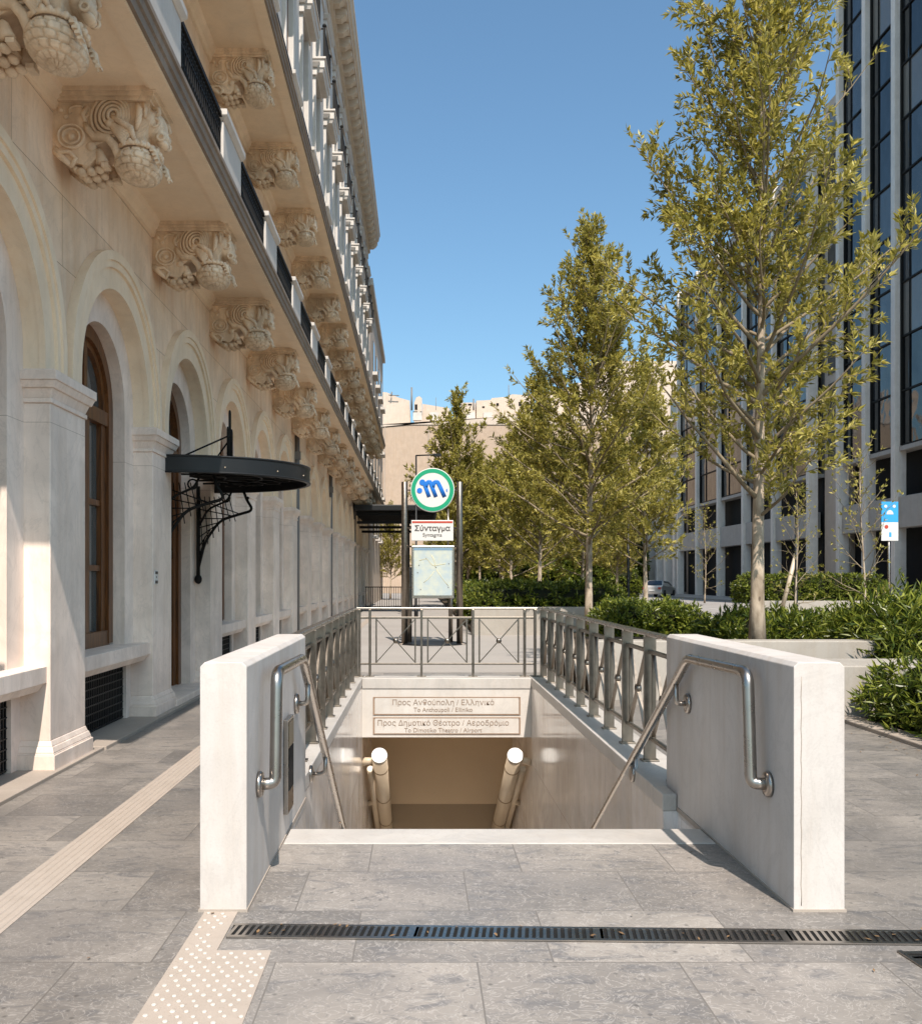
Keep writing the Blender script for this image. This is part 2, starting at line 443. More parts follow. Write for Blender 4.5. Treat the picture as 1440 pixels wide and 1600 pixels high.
# drains
def grate(name, label, length, width, cx, cy_, rot, pitch, slotw):
    t = thing(name, label, 'drain grate')
    m1 = MB(); m1.box(0, length, 0, width, -.02, .003)
    m1.build('slot_shade', M['dark'], t)  # flat dark sheet instead of a hole, slot shade put into its colour
    m2 = MB()
    m2.box(0, length, 0, .022, .0, .009); m2.box(0, length, width-.022, width, .0, .009)
    n = int(length / pitch); 
    for i in range(n + 1):
        x = i * pitch
        wd = (pitch - slotw)
        if i % 26 == 25: wd = pitch * 1.4
        m2.add([(x, .022, .004),(x+wd,.022,.004),(x+wd+.012,width-.022,.004),(x+.012,width-.022,.004),
                (x,.022,.0085),(x+wd,.022,.0085),(x+wd+.012,width-.022,.0085),(x+.012,width-.022,.0085)],
               [(4,5,6,7),(0,1,5,4),(1,2,6,5),(2,3,7,6),(3,0,4,7)])
    m2.build('grating', M['steel'], t)
    t.location = (cx, cy_, 0); t.rotation_euler = (0, 0, rot)
    return t
grate('drain_grate', 'long slotted steel drain grate crossing in front of the stair entrance', 5.2, .165, -.86, 4.275, radians(-1.6), .032, .017)
grate('drain_grate', 'short steel drain grate at the lower right corner of the pavement', 1.4, .26, 2.45, 2.75, radians(96), .05, .022)
LV, LF = [], []
def leaf0(p, a, L):
    d = Vector((cos(a), sin(a), 0)); q = Vector((-sin(a), cos(a), 0)); k = len(LV)
    LV.extend([tuple(p - d*L/2), tuple(p + q*L*.22 + Vector((0,0,.004))), tuple(p + d*L/2 + Vector((0,0,.006))), tuple(p - q*L*.22 + Vector((0,0,.003)))]); LF.extend([(k,k+1,k+2),(k,k+2,k+3)])
for i in range(46):
    x = random.uniform(-.8, 4.0); leaf0(Vector((x, 4.275 - x*.028 + random.uniform(0,.15), .0095)), random.uniform(0,6), random.uniform(.018,.04))
for i in range(30): leaf0(Vector((random.uniform(-3,4.6), random.uniform(3.3,9), .006)), random.uniform(0,6), random.uniform(.015,.035))
for i in range(60): leaf0(Vector((random.uniform(4.0,4.7), random.uniform(5,11), .006)), random.uniform(0,6), random.uniform(.02,.05))
m_ = MB(); m_.v = LV; m_.f = [list(f) for f in LF]; m_.sm = [False]*len(LF)
tag(m_.build('fallen_leaves', plain('dry_leaf', (.20,.12,.06), .8, 0, .2, .5, 30)), 'dry brown leaf litter caught along the drain and scattered over the paving', 'leaf litter', kind='stuff')
# ------------------------------------------------------------------ stairwell
ST = thing('metro_stairwell', 'open marble-lined underground staircase between two white parapet walls', 'staircase', (.43, 10, 0))
mb = MB(); mb.box(-.82, 1.79, 5.80, 6.13, -.16, .006)
mb.build('threshold', M['coping'], ST, bevel=.004)
mb = MB(); z = 0; y = 6.14
for i in range(28):
    z -= .16
    mb.box(-.9, 1.84, y, y + .29 + .02, z - .3, z); y += .29
mb.box(-.9, 1.84, y, 21.3, z - .3, z - .002)
mb.build('steps', M['step'], ST)
mb = MB(); mb.box(-1.02, -.87, 6.7, 21.3, -4.8, -.02); mb.build('side_wall', M['trench'], ST)
mb = MB(); mb.box(1.70, 1.85, 6.7, 21.3, -4.8, -.02); mb.build('side_wall', M['trench'], ST)
mb = MB(); mb.box(-1.16, -.866, 6.98, 15.05, -.02, .10); mb.box(-1.0, -.866, 6.7, 6.98, -.02, .10); mb.build('coping', M['coping'], ST, bevel=.008)
mb = MB(); mb.box(1.696, 2.10, 6.98, 15.05, -.02, .10); mb.box(1.696, 1.795, 6.7, 6.98, -.02, .10); mb.build('coping', M['coping'], ST, bevel=.008)
mb = MB(); mb.box(-.87, 1.70, 14.56, 14.98, -.80, -.06)
HD = mb.build('header', M['white_stone'], ST, bevel=.004)
mb = MB(); mb.box(-.866, 1.696, 14.545, 15.05, -.06, .10); mb.build('header_coping', M['coping'], ST, bevel=.008)
# inscription panels: raised frames
def text_obj(name, body, size, loc, mat, parent, ext=.004, rot=(pi/2, 0, 0), sx=1.0, off=0.0):
    cu = bpy.data.curves.new(name, 'FONT'); cu.body = body.replace('\u03c0', '\u043f'); cu.size = size; cu.align_x = 'CENTER'; cu.extrude = ext; cu.offset = off
    o = bpy.data.objects.new(name, cu); COL.objects.link(o)
    bpy.context.view_layer.update()
    me = bpy.data.meshes.new_from_object(o); bpy.data.objects.remove(o)
    me.materials.clear(); me.materials.append(mat)
    me.transform(Matrix.Translation(loc) @ Matrix.Rotation(rot[2], 4, 'Z') @ Matrix.Rotation(rot[0], 4, 'X') @ Matrix.Scale(sx, 4, (1,0,0)))
    o = bpy.data.objects.new(name, me); COL.objects.link(o); setp(o, parent); return o
for (za, zb, l1, l2) in ((-.185, -.455, 'Προς Ανθούπολη / Ελληνικό', 'To Anthoupoli / Elliniko'),
                         (-.495, -.75, 'Προς Δημοτικό Θέατρο / Αεροδρόμιο', 'To Dimotiko Theatro / Airport')):
    mb = MB(); mb.box(-.67, 1.50, 14.548, 14.562, zb + .014, za - .014)
    ip = mb.build('inscription_panel', M['white_stone'], HD)
    mb = MB()
    for q in ((-.70,1.53,za-.012,za),(-.70,1.53,zb,zb+.012),(-.70,-.68,zb+.012,za-.012),(1.51,1.53,zb+.012,za-.012)):
        mb.box(q[0], q[1], 14.546, 14.564, q[2], q[3])
    mb.build('panel_groove', M['groove'], HD)
    h = za - zb
    text_obj('lettering', l1, .115, (.36, 14.546, za - .120), M['grave'], HD, .003)
    text_obj('lettering', l2, .092, (.36, 14.546, za - .222), M['grave'], HD, .003)
mb = MB(); mb.box(-.87, 1.70, 14.98, 21.4, -.78, -.5); mb.build('tunnel_ceiling', M['inside'], ST)
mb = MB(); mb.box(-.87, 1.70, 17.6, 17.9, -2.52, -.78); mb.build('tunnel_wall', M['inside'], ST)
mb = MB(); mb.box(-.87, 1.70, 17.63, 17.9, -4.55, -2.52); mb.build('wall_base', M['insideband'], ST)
# tubular luminaires following the stairs
def lum(x, sx, lab):
    t = thing('tube_lamp', lab, 'lamp', (x, 14.62, -1.1), 'tubular stair lamps')
    a = Vector((x, 14.45, -1.06)); d = Vector((0, 1, -.60)).normalized()
    mb = MB(); mb.tube([a + d*.02, a + d*4.2], .115, 24); mb.build('lamp_tube', M['lamptube'], t)
    mb = MB(); mb.tube([a - d*.03, a + d*.02], .119, 24)
    mb.tube([a + Vector((-.03,0,-.045)) - d*.04, a + Vector((-.03,0,-.045)) - d*.03], .008, 8)
    mb.tube([a + Vector((.05,0,.0)) - d*.04, a + Vector((.05,0,.0)) - d*.03], .008, 8)
    mb.build('end_cap', M['lampcap'], t)
    for q in (.5, 1.9, 3.2):
        mb = MB(); mb.tube([a + d*q, a + d*(q+.03)], .122, 24); mb.build('collar', M['insideband'], t)
    mb = MB(); p = a + d*.15
    wx = -.87 if sx < 0 else 1.70
    mb.tube([p + Vector((sx*.10,.02,-.02)), Vector((wx-sx*.06, p.y + .04, p.z - .03)), Vector((wx, p.y + .06, p.z - .09))], [.045,.06,.03], 12)
    mb.build('wall_arm', M['lamptube'], t)
    mb = MB(); p = a + d*2.1
    mb.tube([p + Vector((sx*.1,0,0)), Vector((wx, p.y, p.z - .05))], .05, 10); mb.build('wall_arm', M['lamptube'], t)
    mb = MB(); e = Vector((sx*.16, 0, -.02)); mb.tube([a + e + d*.5, a + e + d*4], .05, 12); mb.build('cable_pipe', M['lamptube'], t)
lum(-.60, -1, 'cream tube lamp with white end cap on the left side of the stairwell')
lum(1.44, 1, 'cream tube lamp with white end cap on the right side of the stairwell')

# parapet walls with chamfered tops
def parapet(x0, x1, lab):
    t = thing('parapet_wall', lab, 'wall', ((x0+x1)/2, 5.8, 0), 'white parapet walls of the stair entrance')
    c = .022
    prof = [(x0,-.05),(x1,-.05),(x1,1.2-c),(x1-c,1.2),(x0+c,1.2),(x0,1.2-c)]
    mb = MB(); mb.prism(prof, 4.62, 7.0)
    mb.build('wall_body', M['parapet'], t, bevel=.004)
    lo, hi = (x0+.02, x1-.001) if x0 < 0 else (x0+.001, x1-.02)
    mb = MB(); mb.box(lo, hi, 6.05, 6.99, -2.2, -.05); mb.build('wall_footing', M['trench'], t)
    if x0 > 0:
        mb = MB(); mb.tube([(x0+.036+.002*sin(i*2.1), 4.6195, .03+i*.05) for i in range(23)], .0022, 5); mb.build('cladding_joint', M['kerb'], t)
    mb = MB(); mb.box(x0-.006, x1+.006, 4.612, 7.0, -.02, .012); mb.build('mortar_joint', M['kerb'], t)
    return t
parapet(-1.055, -.83, 'white rendered parapet wall on the left of the stairs, with a small panel')
parapet(1.80, 2.045, 'white rendered parapet wall on the right of the stairs, by the planters')
t = thing('wall_panel', 'small framed dark panel set on the inner face of the left white wall', 'panel', (-.82, 6.0, .45))
mb = MB(); mb.box(-.83, -.80, 5.86, 6.12, .16, .74); mb.build('panel_frame', M['steel'], t, bevel=.006)
mb = MB(); mb.box(-.80, -.797, 5.885, 6.095, .30, .56); mb.build('screen', M['dark'], t)
mb = MB(); mb.box(-.80, -.796, 5.885, 6.095, .57, .72); mb.build('notice', M['insideband'], t)

# handrails
def smooth_path(pts, rad=.07, n=5):
    pts = [Vector(p) for p in pts]; out = [pts[0]]
    for i in range(1, len(pts) - 1):
        a, b, c = pts[i-1], pts[i], pts[i+1]
        u = (a - b); v = (c - b); r1 = min(rad, u.length*.45, v.length*.45)
        p0 = b + u.normalized()*r1; p1 = b + v.normalized()*r1
        for k in range(n + 1):
            s = k / n; out.append((1-s)**2*p0 + 2*s*(1-s)*b + s*s*p1)
    out.append(pts[-1]); return out
def handrail(wx, sx, tx, lab):
    t = thing('handrail', lab, 'handrail', (wx, 5, .5), 'steel handrails of the stairs')
    rx = wx + sx*.085
    mb = MB(); mb.tube(smooth_path([(wx + sx*.012, 4.94, .545), (rx, 4.97, .545), (rx, 5.02, 1.115), (rx, 6.14, 1.095), (rx, 9.6, -.96), (rx, 13.8, -3.45)], .085, 8), .031, 18)
    mb.build('rail', M['steel'], t)
    def fl(y, z, x0):
        m = MB(); m.lathe([(.066,0),(.068,.014),(.062,.024),(.04,.028)], (x0, y, z), (sx,0,0), 20)
        m.build('flange', M['steel'], t)
    fl(4.94, .545, wx)
    for y, x0 in ((6.42, wx), (7.62, tx), (9.3, tx), (11.2, tx), (13.2, tx)):
        zr = 1.095 - (y - 6.14)*.594
        fl(y, zr - .16, x0)
        m = MB(); m.tube(smooth_path([(x0 + sx*.01, y, zr-.16), (rx, y, zr-.16), (rx, y+.005, zr-.02)], .05), .017, 12); m.build('bracket_arm', M['steel'], t)
handrail(-.83, 1, -.87, 'bent steel handrail on the left wall beside the stairs')
handrail(1.80, -1, 1.70, 'bent steel handrail on the right wall beside the stairs')

# stainless railing with crossed panels
def railing(p0, p1, n, lab, name='stair_railing', z0=.10, ext=0):
    t = thing(name, lab, 'railing', p0, 'steel railings round the stairwell')
    p0 = Vector(p0); p1 = Vector(p1); d = (p1 - p0) / n; u = d.normalized(); q = Vector((-u.y, u.x, 0))
    def barb(mb, a, b, hw, hh):
        a = Vector(a); b = Vector(b); v = (b - a).normalized(); side = q; upv = v.cross(side).normalized()
        vs = []
        for e in (a, b):
            for s1, s2 in ((-1,-1),(1,-1),(1,1),(-1,1)): vs.append(tuple(e + side*hw*s1 + upv*hh*s2))
        mb.add(vs, [(3,2,1,0),(4,5,6,7),(0,1,5,4),(1,2,6,5),(2,3,7,6),(3,0,4,7)])
    Z = lambda p, z: Vector((p.x, p.y, z))
    mb = MB(); barb(mb, Z(p0,1.15)-u*(.04+ext), Z(p1,1.15)+u*(.04+ext), .04, .016); mb.build('top_rail', M['steel'], t, bevel=.008)
    mb = MB(); barb(mb, Z(p0,1.005)-u*ext, Z(p1,1.005)+u*ext, .018, .016); barb(mb, Z(p0,.295)-u*ext, Z(p1,.295)+u*ext, .018, .014); mb.build('cross_rail', M['darksteel'], t, bevel=.004)
    for c in [p0 + d*i for i in range(n + 1)] + ([p0 - u*ext, p1 + u*ext] if ext else []):
        mb = MB()
        barb(mb, Z(c,z0), Z(c,1.134), .050, .018)
        po = mb.build('post', M['darksteel'], t, bevel=.004)
        mb = MB(); a = Z(c, z0); mb.box(a.x-.07, a.x+.07, a.y-.05, a.y+.05, z0-.002, z0+.014); mb.build('base_plate', M['darksteel'], po, bevel=.003)
    for i in range(n):
        a = p0 + d*i; L = d.length
        l, r = a + u*(L*.5-.30), a + u*(L*.5+.30)
        mb = MB()
        for e in (l, r): barb(mb, Z(e,.309), Z(e,.99), .012, .012)
        barb(mb, Z(l,.315), Z(r,.985), .017, .007); barb(mb, Z(l,.985)+q*.003, Z(r,.315)+q*.003, .0165, .0068)
        pn = mb.build('cross_panel', M['darksteel'], t)
        mb = MB(); m_ = (l + r)/2; mb.lathe([(.012,-.03),(.038,-.022),(.042,0),(.038,.022),(.012,.03)], Z(m_,.65), tuple(q), 16); mb.build('boss', M['darksteel'], pn)
    return t
railing((-.99, 7.08, 0), (-.99, 14.72, 0), 9, 'steel railing with crossed panels along the left edge of the stairwell')
railing((1.90, 7.08, 0), (1.90, 14.72, 0), 9, 'steel railing with crossed panels along the right edge of the stairwell')
railing((-.76, 14.80, 0), (1.62, 14.80, 0), 3, 'steel railing with three crossed panels across the back of the stairwell', ext=.16)

# ------------------------------------------------------------------ metro sign
SY = 23.5
t = thing('station_sign', 'metro sign with green ringed disc, name board and map between steel poles', 'sign', (.3, SY, 0))
xs = (X_at(632, SY), X_at(718, SY))
for x in xs:
    mb = MB(); mb.lathe([(.078,0),(.078,Z_at(753,SY)-.01),(.07,Z_at(753,SY))], (x, SY, 0), n=20); p = mb.build('pole', M['darksteel'], t)
    mb = MB(); mb.lathe([(.14,0),(.14,.02),(.085,.03)], (x, SY, 0), n=20); mb.build('foot', M['kerb'], p)
mb = MB(); mb.lathe([(.055,0),(.055,1.9)], (X_at(704, SY+.5), SY+.55, 0), n=16); mb.build('pole', M['darksteel'], t)
mb = MB(); mb.lathe([(.055,0),(.055,1.9)], (X_at(640, SY+.5), SY+.55, 0), n=16); mb.build('pole', M['darksteel'], t)
mb = MB(); mb.lathe([(.85,0),(.85,.02),(.8,.03)], ((xs[0]+xs[1])/2, SY+.3, 0), n=40); mb.build('ground_plate', M['darkmetal'], t)
mb = MB(); mb.tube([(X_at(700,SY),SY+.04,1.9),(X_at(700,SY),SY+.04,Z_at(795,SY))], .03, 10)
for zz in (3.78, 2.85, 2.4, 1.4):
    mb.tube([(xs[0], SY, zz), (xs[1], SY, zz)], .022, 8)
mb.build('cross_bar', M['steel'], t)
dc = Vector((X_at(675.5, SY), SY - .02, Z_at(766, SY))); R = .525
mb = MB(); mb.lathe([(R,.06),(R+.012,.05),(R+.012,-.04),(R,-.05)], dc, (0,1,0), 56, smooth=False); D0 = mb.build('disc', M['sign_white'], t)
mb = MB(); A = [(dc.x + cos(a)*R*.985, dc.y - .053, dc.z + sin(a)*R*.985) for a in [2*pi*i/64 for i in range(64)]]
B = [(dc.x + cos(a)*R*.80, dc.y - .053, dc.z + sin(a)*R*.80) for a in [2*pi*i/64 for i in range(64)]]
A2 = [(x, y + .003, z) for x, y, z in A]; B2 = [(x, y + .003, z) for x, y, z in B]
mb.strip(A, B, closed=True); mb.strip(A2, A, closed=True); mb.strip(B, B2, closed=True); mb.build('ring', M['sign_green'], D0)
mb = MB()
def stroke(pts, wd):
    P = smooth_path([(dc.x + x*R, 0, dc.z + z*R) for x, z in pts], .10, 6)
    k0 = len(mb.v); mb.tube(P, wd*R, 10)
    for i in range(k0, len(mb.v)):
        v = mb.v[i]; mb.v[i] = (v[0], dc.y - .056 + v[1]*.06, v[2])
stroke([(-.50,.37),(-.40,.33),(-.31,.10),(-.16,-.32)], .095)
stroke([(-.31,.12),(-.26,.34),(-.12,.40),(-.03,.16),(.16,-.32)], .095)
stroke([(.01,.12),(.06,.34),(.22,.40),(.34,.18),(.56,-.32)], .098)
for cx_, cz_, rr in ((-.47,.35,.14), (-.60,-.03,.125)): mb.lathe([(rr*R,-.004),(rr*R,.004)], (dc.x+cx_*R, dc.y-.057, dc.z+cz_*R), (0,1,0), 20)
mb.ball((dc.x+.66*R, dc.y-.056, dc.z-.02*R), .03*R, .003, .08*R)
mb.build('emblem', M['sign_blue'], D0)
# name board
bx0, bx1 = X_at(642.5,SY), X_at(708,SY); bz0, bz1 = Z_at(845,SY), Z_at(813,SY)
mb = MB(); mb.box(bx0, bx1, SY-.05, SY+.03, bz0, bz1); NBD = mb.build('name_board', M['sign_white'], t, bevel=.008)
mb = MB(); mb.box(bx0+.02, bx1-.02, SY-.055, SY-.05, bz1-.07, bz1-.025); mb.build('stripe', M['red'], NBD)
mx = (bx0+bx1)/2
text_obj('lettering', 'Σύνταγμα', .185, (mx, SY-.053, bz1-.26), M['ink'], NBD, .003, off=.004)
text_obj('lettering', 'Syntagma', .125, (mx, SY-.053, bz1-.40), M['ink'], NBD, .003)
# map board
ax0, ax1, az0, az1 = X_at(643,SY), X_at(709.5,SY), Z_at(935,SY), Z_at(853,SY)
mb = MB(); mb.box(ax0, ax1, SY-.06, SY+.05, az0, az1); MBD = mb.build('map_case', M['steel'], t, bevel=.012)
def mapmat():
    q = NT('city_map'); n = q.noise(q.pos(), 5, 5, .6)
    c = q.mix((.36,.44,.48), (.47,.51,.46), q.ramp(n, [(.4,(0,0,0)), (.6,(1,1,1))]))
    c = q.mix(c, (.50,.48,.34), q.math('MULTIPLY', q.ramp(q.noise(q.pos(), 22, 3, .5, 2), [(.5,(0,0,0)), (.53,(1,1,1)), (.56,(0,0,0))]), .6))
    q.princ(c, .3); return q.m
M['map'] = mapmat(); M['mapline'] = plain('map_line', (.62,.56,.34), .5); M['mapblue'] = plain('map_header', (.16,.26,.36), .4)
mb = MB(); mb.box(ax0+.055, ax1-.055, SY-.064, SY-.058, az0+.075, az1-.05); mb.build('map', M['map'], MBD)
mb = MB(); mb.box(ax0+.055, ax1-.055, SY-.067, SY-.064, az1-.11, az1-.05); mb.build('map_header', M['mapblue'], MBD)
mb = MB()
aw, ah = ax1-ax0, az1-az0
for pl in ([(.46,.83),(.54,.70),(.55,.60)], [(.53,.52),(.40,.38),(.28,.30)], [(.58,.55),(.72,.38),(.86,.24)], [(.18,.72),(.35,.76),(.5,.62),(.8,.66)]):
    P = smooth_path([(ax0+x*aw, SY-.066, az0+z*ah) for x, z in pl], .05); mb.tube(P, .006, 6)
mb.build('map_route', M['mapline'], MBD)
mb = MB()
for x, z in ((.33,.75),(.16,.62),(.13,.48),(.85,.20),(.86,.65),(.20,.16),(.56,.58)): mb.box(ax0+x*aw, ax0+x*aw+.02, SY-.069, SY-.063, az0+z*ah, az0+z*ah+.025)
mb.build('map_symbol', M['ink'], MBD)

# ------------------------------------------------------------------ hotel
HB = thing('hotel_building', 'long cream stone hotel with arched ground floor, carved brackets and balconies', 'building', (-3.6, 5, 0))
XW, XP, XR = -3.12, -3.05, -3.27
NB = 17; PIT = 3.05
pc = lambda k: 8.36 + PIT*k
ac = lambda k: pc(k) + PIT/2
Y0, Y1 = 4.85, pc(16) + .55
KS = range(-1, 16)
SPR, CZ = 3.33, 3.45
def arcpts(y, R, zc, n=24, zb=None):
    P = []
    if zb is not None: P.append((y - R, zb))
    for i in range(n + 1):
        a = pi - pi*i/n; P.append((y + R*cos(a), zc + R*sin(a)))
    if zb is not None: P.append((y + R, zb))
    return P
# lower wall with arched openings: one wall part
mb = MB()
for k in KS:
    y = ac(k); P = arcpts(y, 1.1, CZ, 24, SPR)
    ya, yb, zt = pc(k), pc(k+1), 5.80
    O = []
    for (py, pz) in P:
        dy, dz = py - y, pz - SPR
        if dz < 1e-6: O.append((ya if dy < 0 else yb, SPR)); continue
        s = min((PIT/2)/abs(dy) if abs(dy) > 1e-6 else 1e9, (zt - SPR)/dz)
        O.append((y + dy*s, SPR + dz*s))
    # corner points
    for cyy in (ya, yb):
        j = min(range(len(O)), key=lambda i: abs(O[i][0]-cyy) + abs(O[i][1]-zt)); O[j] = (cyy, zt)
    mb.strip([(XW, a, b) for a, b in P], [(XW, a, b) for a, b in O])
mb.box(-12, -3.7, Y0, Y1, -.02, 5.80)
mb.box(-3.7, XW-.002, Y0, pc(-1), -.02, 5.80); mb.box(-3.7, XW-.002, pc(16), Y1, -.02, 5.80)
mb.build('ground_floor_wall', M['warmwall'], HB)
# recess jamb parts in marble: pillar
mb = MB(); mb.box(-3.62, XP, -.415, .415, .26, 3.06)
pil = mb.build('pillar', M['marble'], HB, bevel=.008)
mb = MB()
def ring3(mb, e0, z0, e1, z1): mb.taper(-3.6, XP+e0, -.415-e0, .415+e0, z0, -3.6, XP+e1, -.415-e1, .415+e1, z1)
ring3(mb, .015, 3.06, .015, 3.10); ring3(mb, .0, 3.10, .03, 3.18); ring3(mb, .045, 3.18, .07, 3.24); ring3(mb, .08, 3.24, .08, 3.32); ring3(mb, .06, 3.32, .045, 3.335)
mb.build('capital', M['marble'], pil, bevel=.006)
mb = MB(); ring3(mb, .055, -.02, .055, .15); ring3(mb, .045, .15, .04, .165); ring3(mb, .042, .165, .025, .215); ring3(mb, .02, .215, .003, .262)
mb.build('plinth', M['marble'], pil, bevel=.006)
pil.location.y = pc(-1)
for k in range(0, 17): dup(pil, (0, PIT*(k+1), 0))
# arch reveals and recess behind, one per bay
def reveal(zb, vent, name):
    mb = MB(); P = arcpts(0, 1.1, CZ, 24, SPR)
    mb.strip([(XR-.01, a, b) for a, b in P], [(XW, a, b) for a, b in P], smooth=True)
    o = mb.build(name, M['arch'], HB); mb = MB()
    I = arcpts(0, .78, CZ, 24, zb); E = arcpts(0, 1.16, CZ, 24, zb)
    mb.strip([(XR, a, b) for a, b in I], [(XR, a, b) for a, b in E]); mb.strip([(XR-.25, a, b) for a, b in I], [(XR, a, b) for a, b in I])
    if vent:
        for s_ in (-1, 1): mb.box(-3.7, XR-.03, *sorted((s_*.93, s_*1.2)), -.02, .70)
    mb.box(-3.72, -3.62, -1.3, 1.3, -.02, 5.0)
    mb.build('recess', M['marble'], o); return o
rw = reveal(.88, True, 'arch_reveal'); rw.location.y = ac(-1)
for k in range(0, 16):
    if k != 1: dup(rw, (0, PIT*(k+1), 0))
rd = reveal(.02, False, 'arch_reveal'); rd.location.y = ac(1)
# archivolts
mb = MB()
def ringband(mb, y, R0, R1, x0, x1):
    a = arcpts(0, R0, CZ, 32, SPR); b = arcpts(0, R1, CZ, 32, SPR)
    mb.strip([(x1, p, q) for p, q in a], [(x1, p, q) for p, q in b], smooth=False)
    mb.strip([(x0, p, q) for p, q in b], [(x1, p, q) for p, q in b], smooth=True)
    mb.strip([(x1, p, q) for p, q in a], [(x0, p, q) for p, q in a], smooth=True)
ringband(mb, 0, 1.095, 1.33, XW-.02, XW+.035); ringband(mb, 0, 1.30, 1.40, XW-.02, XW+.065); ringband(mb, 0, 1.37, 1.46, XW-.02, XW+.085)
av = mb.build('archivolt', M['arch'], HB)
av.location.y = ac(-1)
for k in range(0, 16): dup(av, (0, PIT*(k+1), 0))
# windows
mb = MB()
def framering(mb, R0, R1, z0, x0, x1):
    a = arcpts(0, R0, CZ, 24, z0); b = arcpts(0, R1, CZ, 24, z0)
    mb.strip([(x1,p,q) for p,q in a], [(x1,p,q) for p,q in b]); mb.strip([(x0,p,q) for p,q in a],[(x1,p,q) for p,q in a])
framering(mb, .64, .80, .9, -3.52, -3.40); framering(mb, .57, .66, .9, -3.52, -3.44)
mb.box(-3.52, -3.43, -.045, .045, .9, 4.05); mb.box(-3.52, -3.41, -.7, .7, 3.27, 3.42); mb.box(-3.52, -3.41, -.7, .7, .88, 1.04)
for z in (1.72, 2.42): mb.box(-3.52, -3.45, -.6, .6, z-.03, z+.03)
for s in (-1, 1):
    mb.box(-3.52, -3.435, *sorted((s*.045, s*.12)), .9, 3.3); mb.box(-3.52, -3.435, *sorted((s*.5, s*.6)), .9, 3.3)
win = mb.build('arched_window', M['wood'], HB)
mb = MB(); P = arcpts(0, .66, CZ, 20, .9); mb.add([(-3.49, a, b) for a, b in P], [list(range(len(P)))]); mb.build('pane', M['winglass'], win)
mb = MB(); mb.box(-3.62, XP-.03, -1.115, 1.115, .74, .88); mb.taper(-3.62, XP-.10, -1.115, 1.115, .67, -3.62, XP-.05, -1.115, 1.115, .74); mb.build('sill', M['marble'], win, bevel=.006)
mb = MB(); mb.box(-3.6, -3.42, -.93, .93, .04, .68); mb.build('vent_opening', M['dark'], win)
mb = MB()
for i in range(35): yy = -.92 + i*.0541; mb.box(-3.35, -3.335, yy-.006, yy+.006, .04, .67)
for i in range(8): mb.box(-3.355, -3.33, -.93, .93, .05+i*.085, .061+i*.085)
mb.build('vent_grille', M['darkmetal'], win)
win.location.y = ac(-1)
for k in range(0, 16):
    if k != 1: dup(win, (0, PIT*(k+1), 0))
# entrance door
mb = MB(); framering(mb, .64, .80, .02, -3.52, -3.40); mb.box(-3.52, -3.41, -.7, .7, 3.2, 3.4); mb.box(-3.52,-3.43,-.06,.06,.05,3.3); mb.box(-3.52,-3.46,-.66,.66,.05,1.0)
for s in (-1, 1):
    mb.box(-3.52, -3.435, *sorted((s*.5, s*.64)), .05, 3.3); mb.box(-3.52,-3.44,*sorted((s*.05, s*.15)),.05,3.3)
    mb.box(-3.52,-3.45,-.6,.6,1.9,2.0)
dr = mb.build('entrance_door', M['wood'], HB)
mb = MB(); P = arcpts(0, .66, CZ, 20, .1); mb.add([(-3.50, a, b) for a, b in P], [list(range(len(P)))]); mb.build('pane', M['winglass'], dr)
mb = MB(); mb.tube([(-3.38,.1,.95),(-3.38,.1,1.35)], .015, 8); mb.build('handle', M['steel'], dr)
mb = MB(); mb.box(-3.6,-2.98,-1.11,1.11,-.02,.11); mb.build('door_step', M['marble'], dr, bevel=.01)
dr.location.y = ac(1)
# call panel on second visible pillar
mb = MB(); mb.box(XP, XP+.012, 11.05, 11.17, 1.54, 1.70); cp = mb.build('call_panel', M['sign_white'], HB)
mb = MB(); mb.box(XP+.012, XP+.015, 11.06, 11.16, 1.66, 1.69); mb.box(XP+.012, XP+.015, 11.06, 11.16, 1.55, 1.585); mb.box(XP+.012, XP+.015, 11.10, 11.12, 1.615, 1.635); mb.build('call_button', M['ink'], cp)
# base kerb
mb = MB(); mb.box(-3.66, -2.93, 9.0, Y1, -.02, .035); mb.box(-3.66,-2.95,Y0,9.0,-.02,.03); mb.build('base_course', M['kerb'], HB, bevel=.006)
# grey tubes standing in for the shade of narrow vertical wall recesses
for k in (5, 8, 12):
    mb = MB(); mb.tube([(-3.06, pc(k)+.50, .1), (-3.06, pc(k)+.50, 5.7)], .06, 12); mb.box(-3.14, -2.98, pc(k)+.43, pc(k)+.57, 4.6, 4.8); mb.build('recess_shade_tube', M['dkgrey'], HB)

# balconies (two long ones)
def balcony(zs):
    mb = MB(); mb.prism([(XW-.2,zs),(-2.09,zs),(-2.09,zs+.19),(XW-.2,zs+.19)], 5.0, Y1)
    bl = mb.build('balcony', M['soffit'], HB)
    mb = MB(); mb.prism([(-2.10,zs-.008),(-2.07,zs-.008),(-2.07,zs+.07),(-2.05,zs+.08),(-2.05,zs+.15),(-2.03,zs+.16),(-2.03,zs+.205),(-2.10,zs+.205)], 4.98, Y1+.02)
    mb.build('fascia', M['fascia'], bl)
    mb = MB()
    mb.prism([(XW,zs-.16),(XW+.03,zs-.15),(XW+.05,zs-.09),(XW+.10,zs-.05),(XW+.12,zs),(XW,zs)], 5.0, Y1)
    mb.box(-2.27, -2.101, 5.0, Y1, zs-.03, zs); mb.box(-2.30,-2.27,5.0,Y1,zs-.015,zs)
    mb.build('moulding', M['soffit'], bl)
    return bl
B1, B2 = balcony(5.76), balcony(9.45)

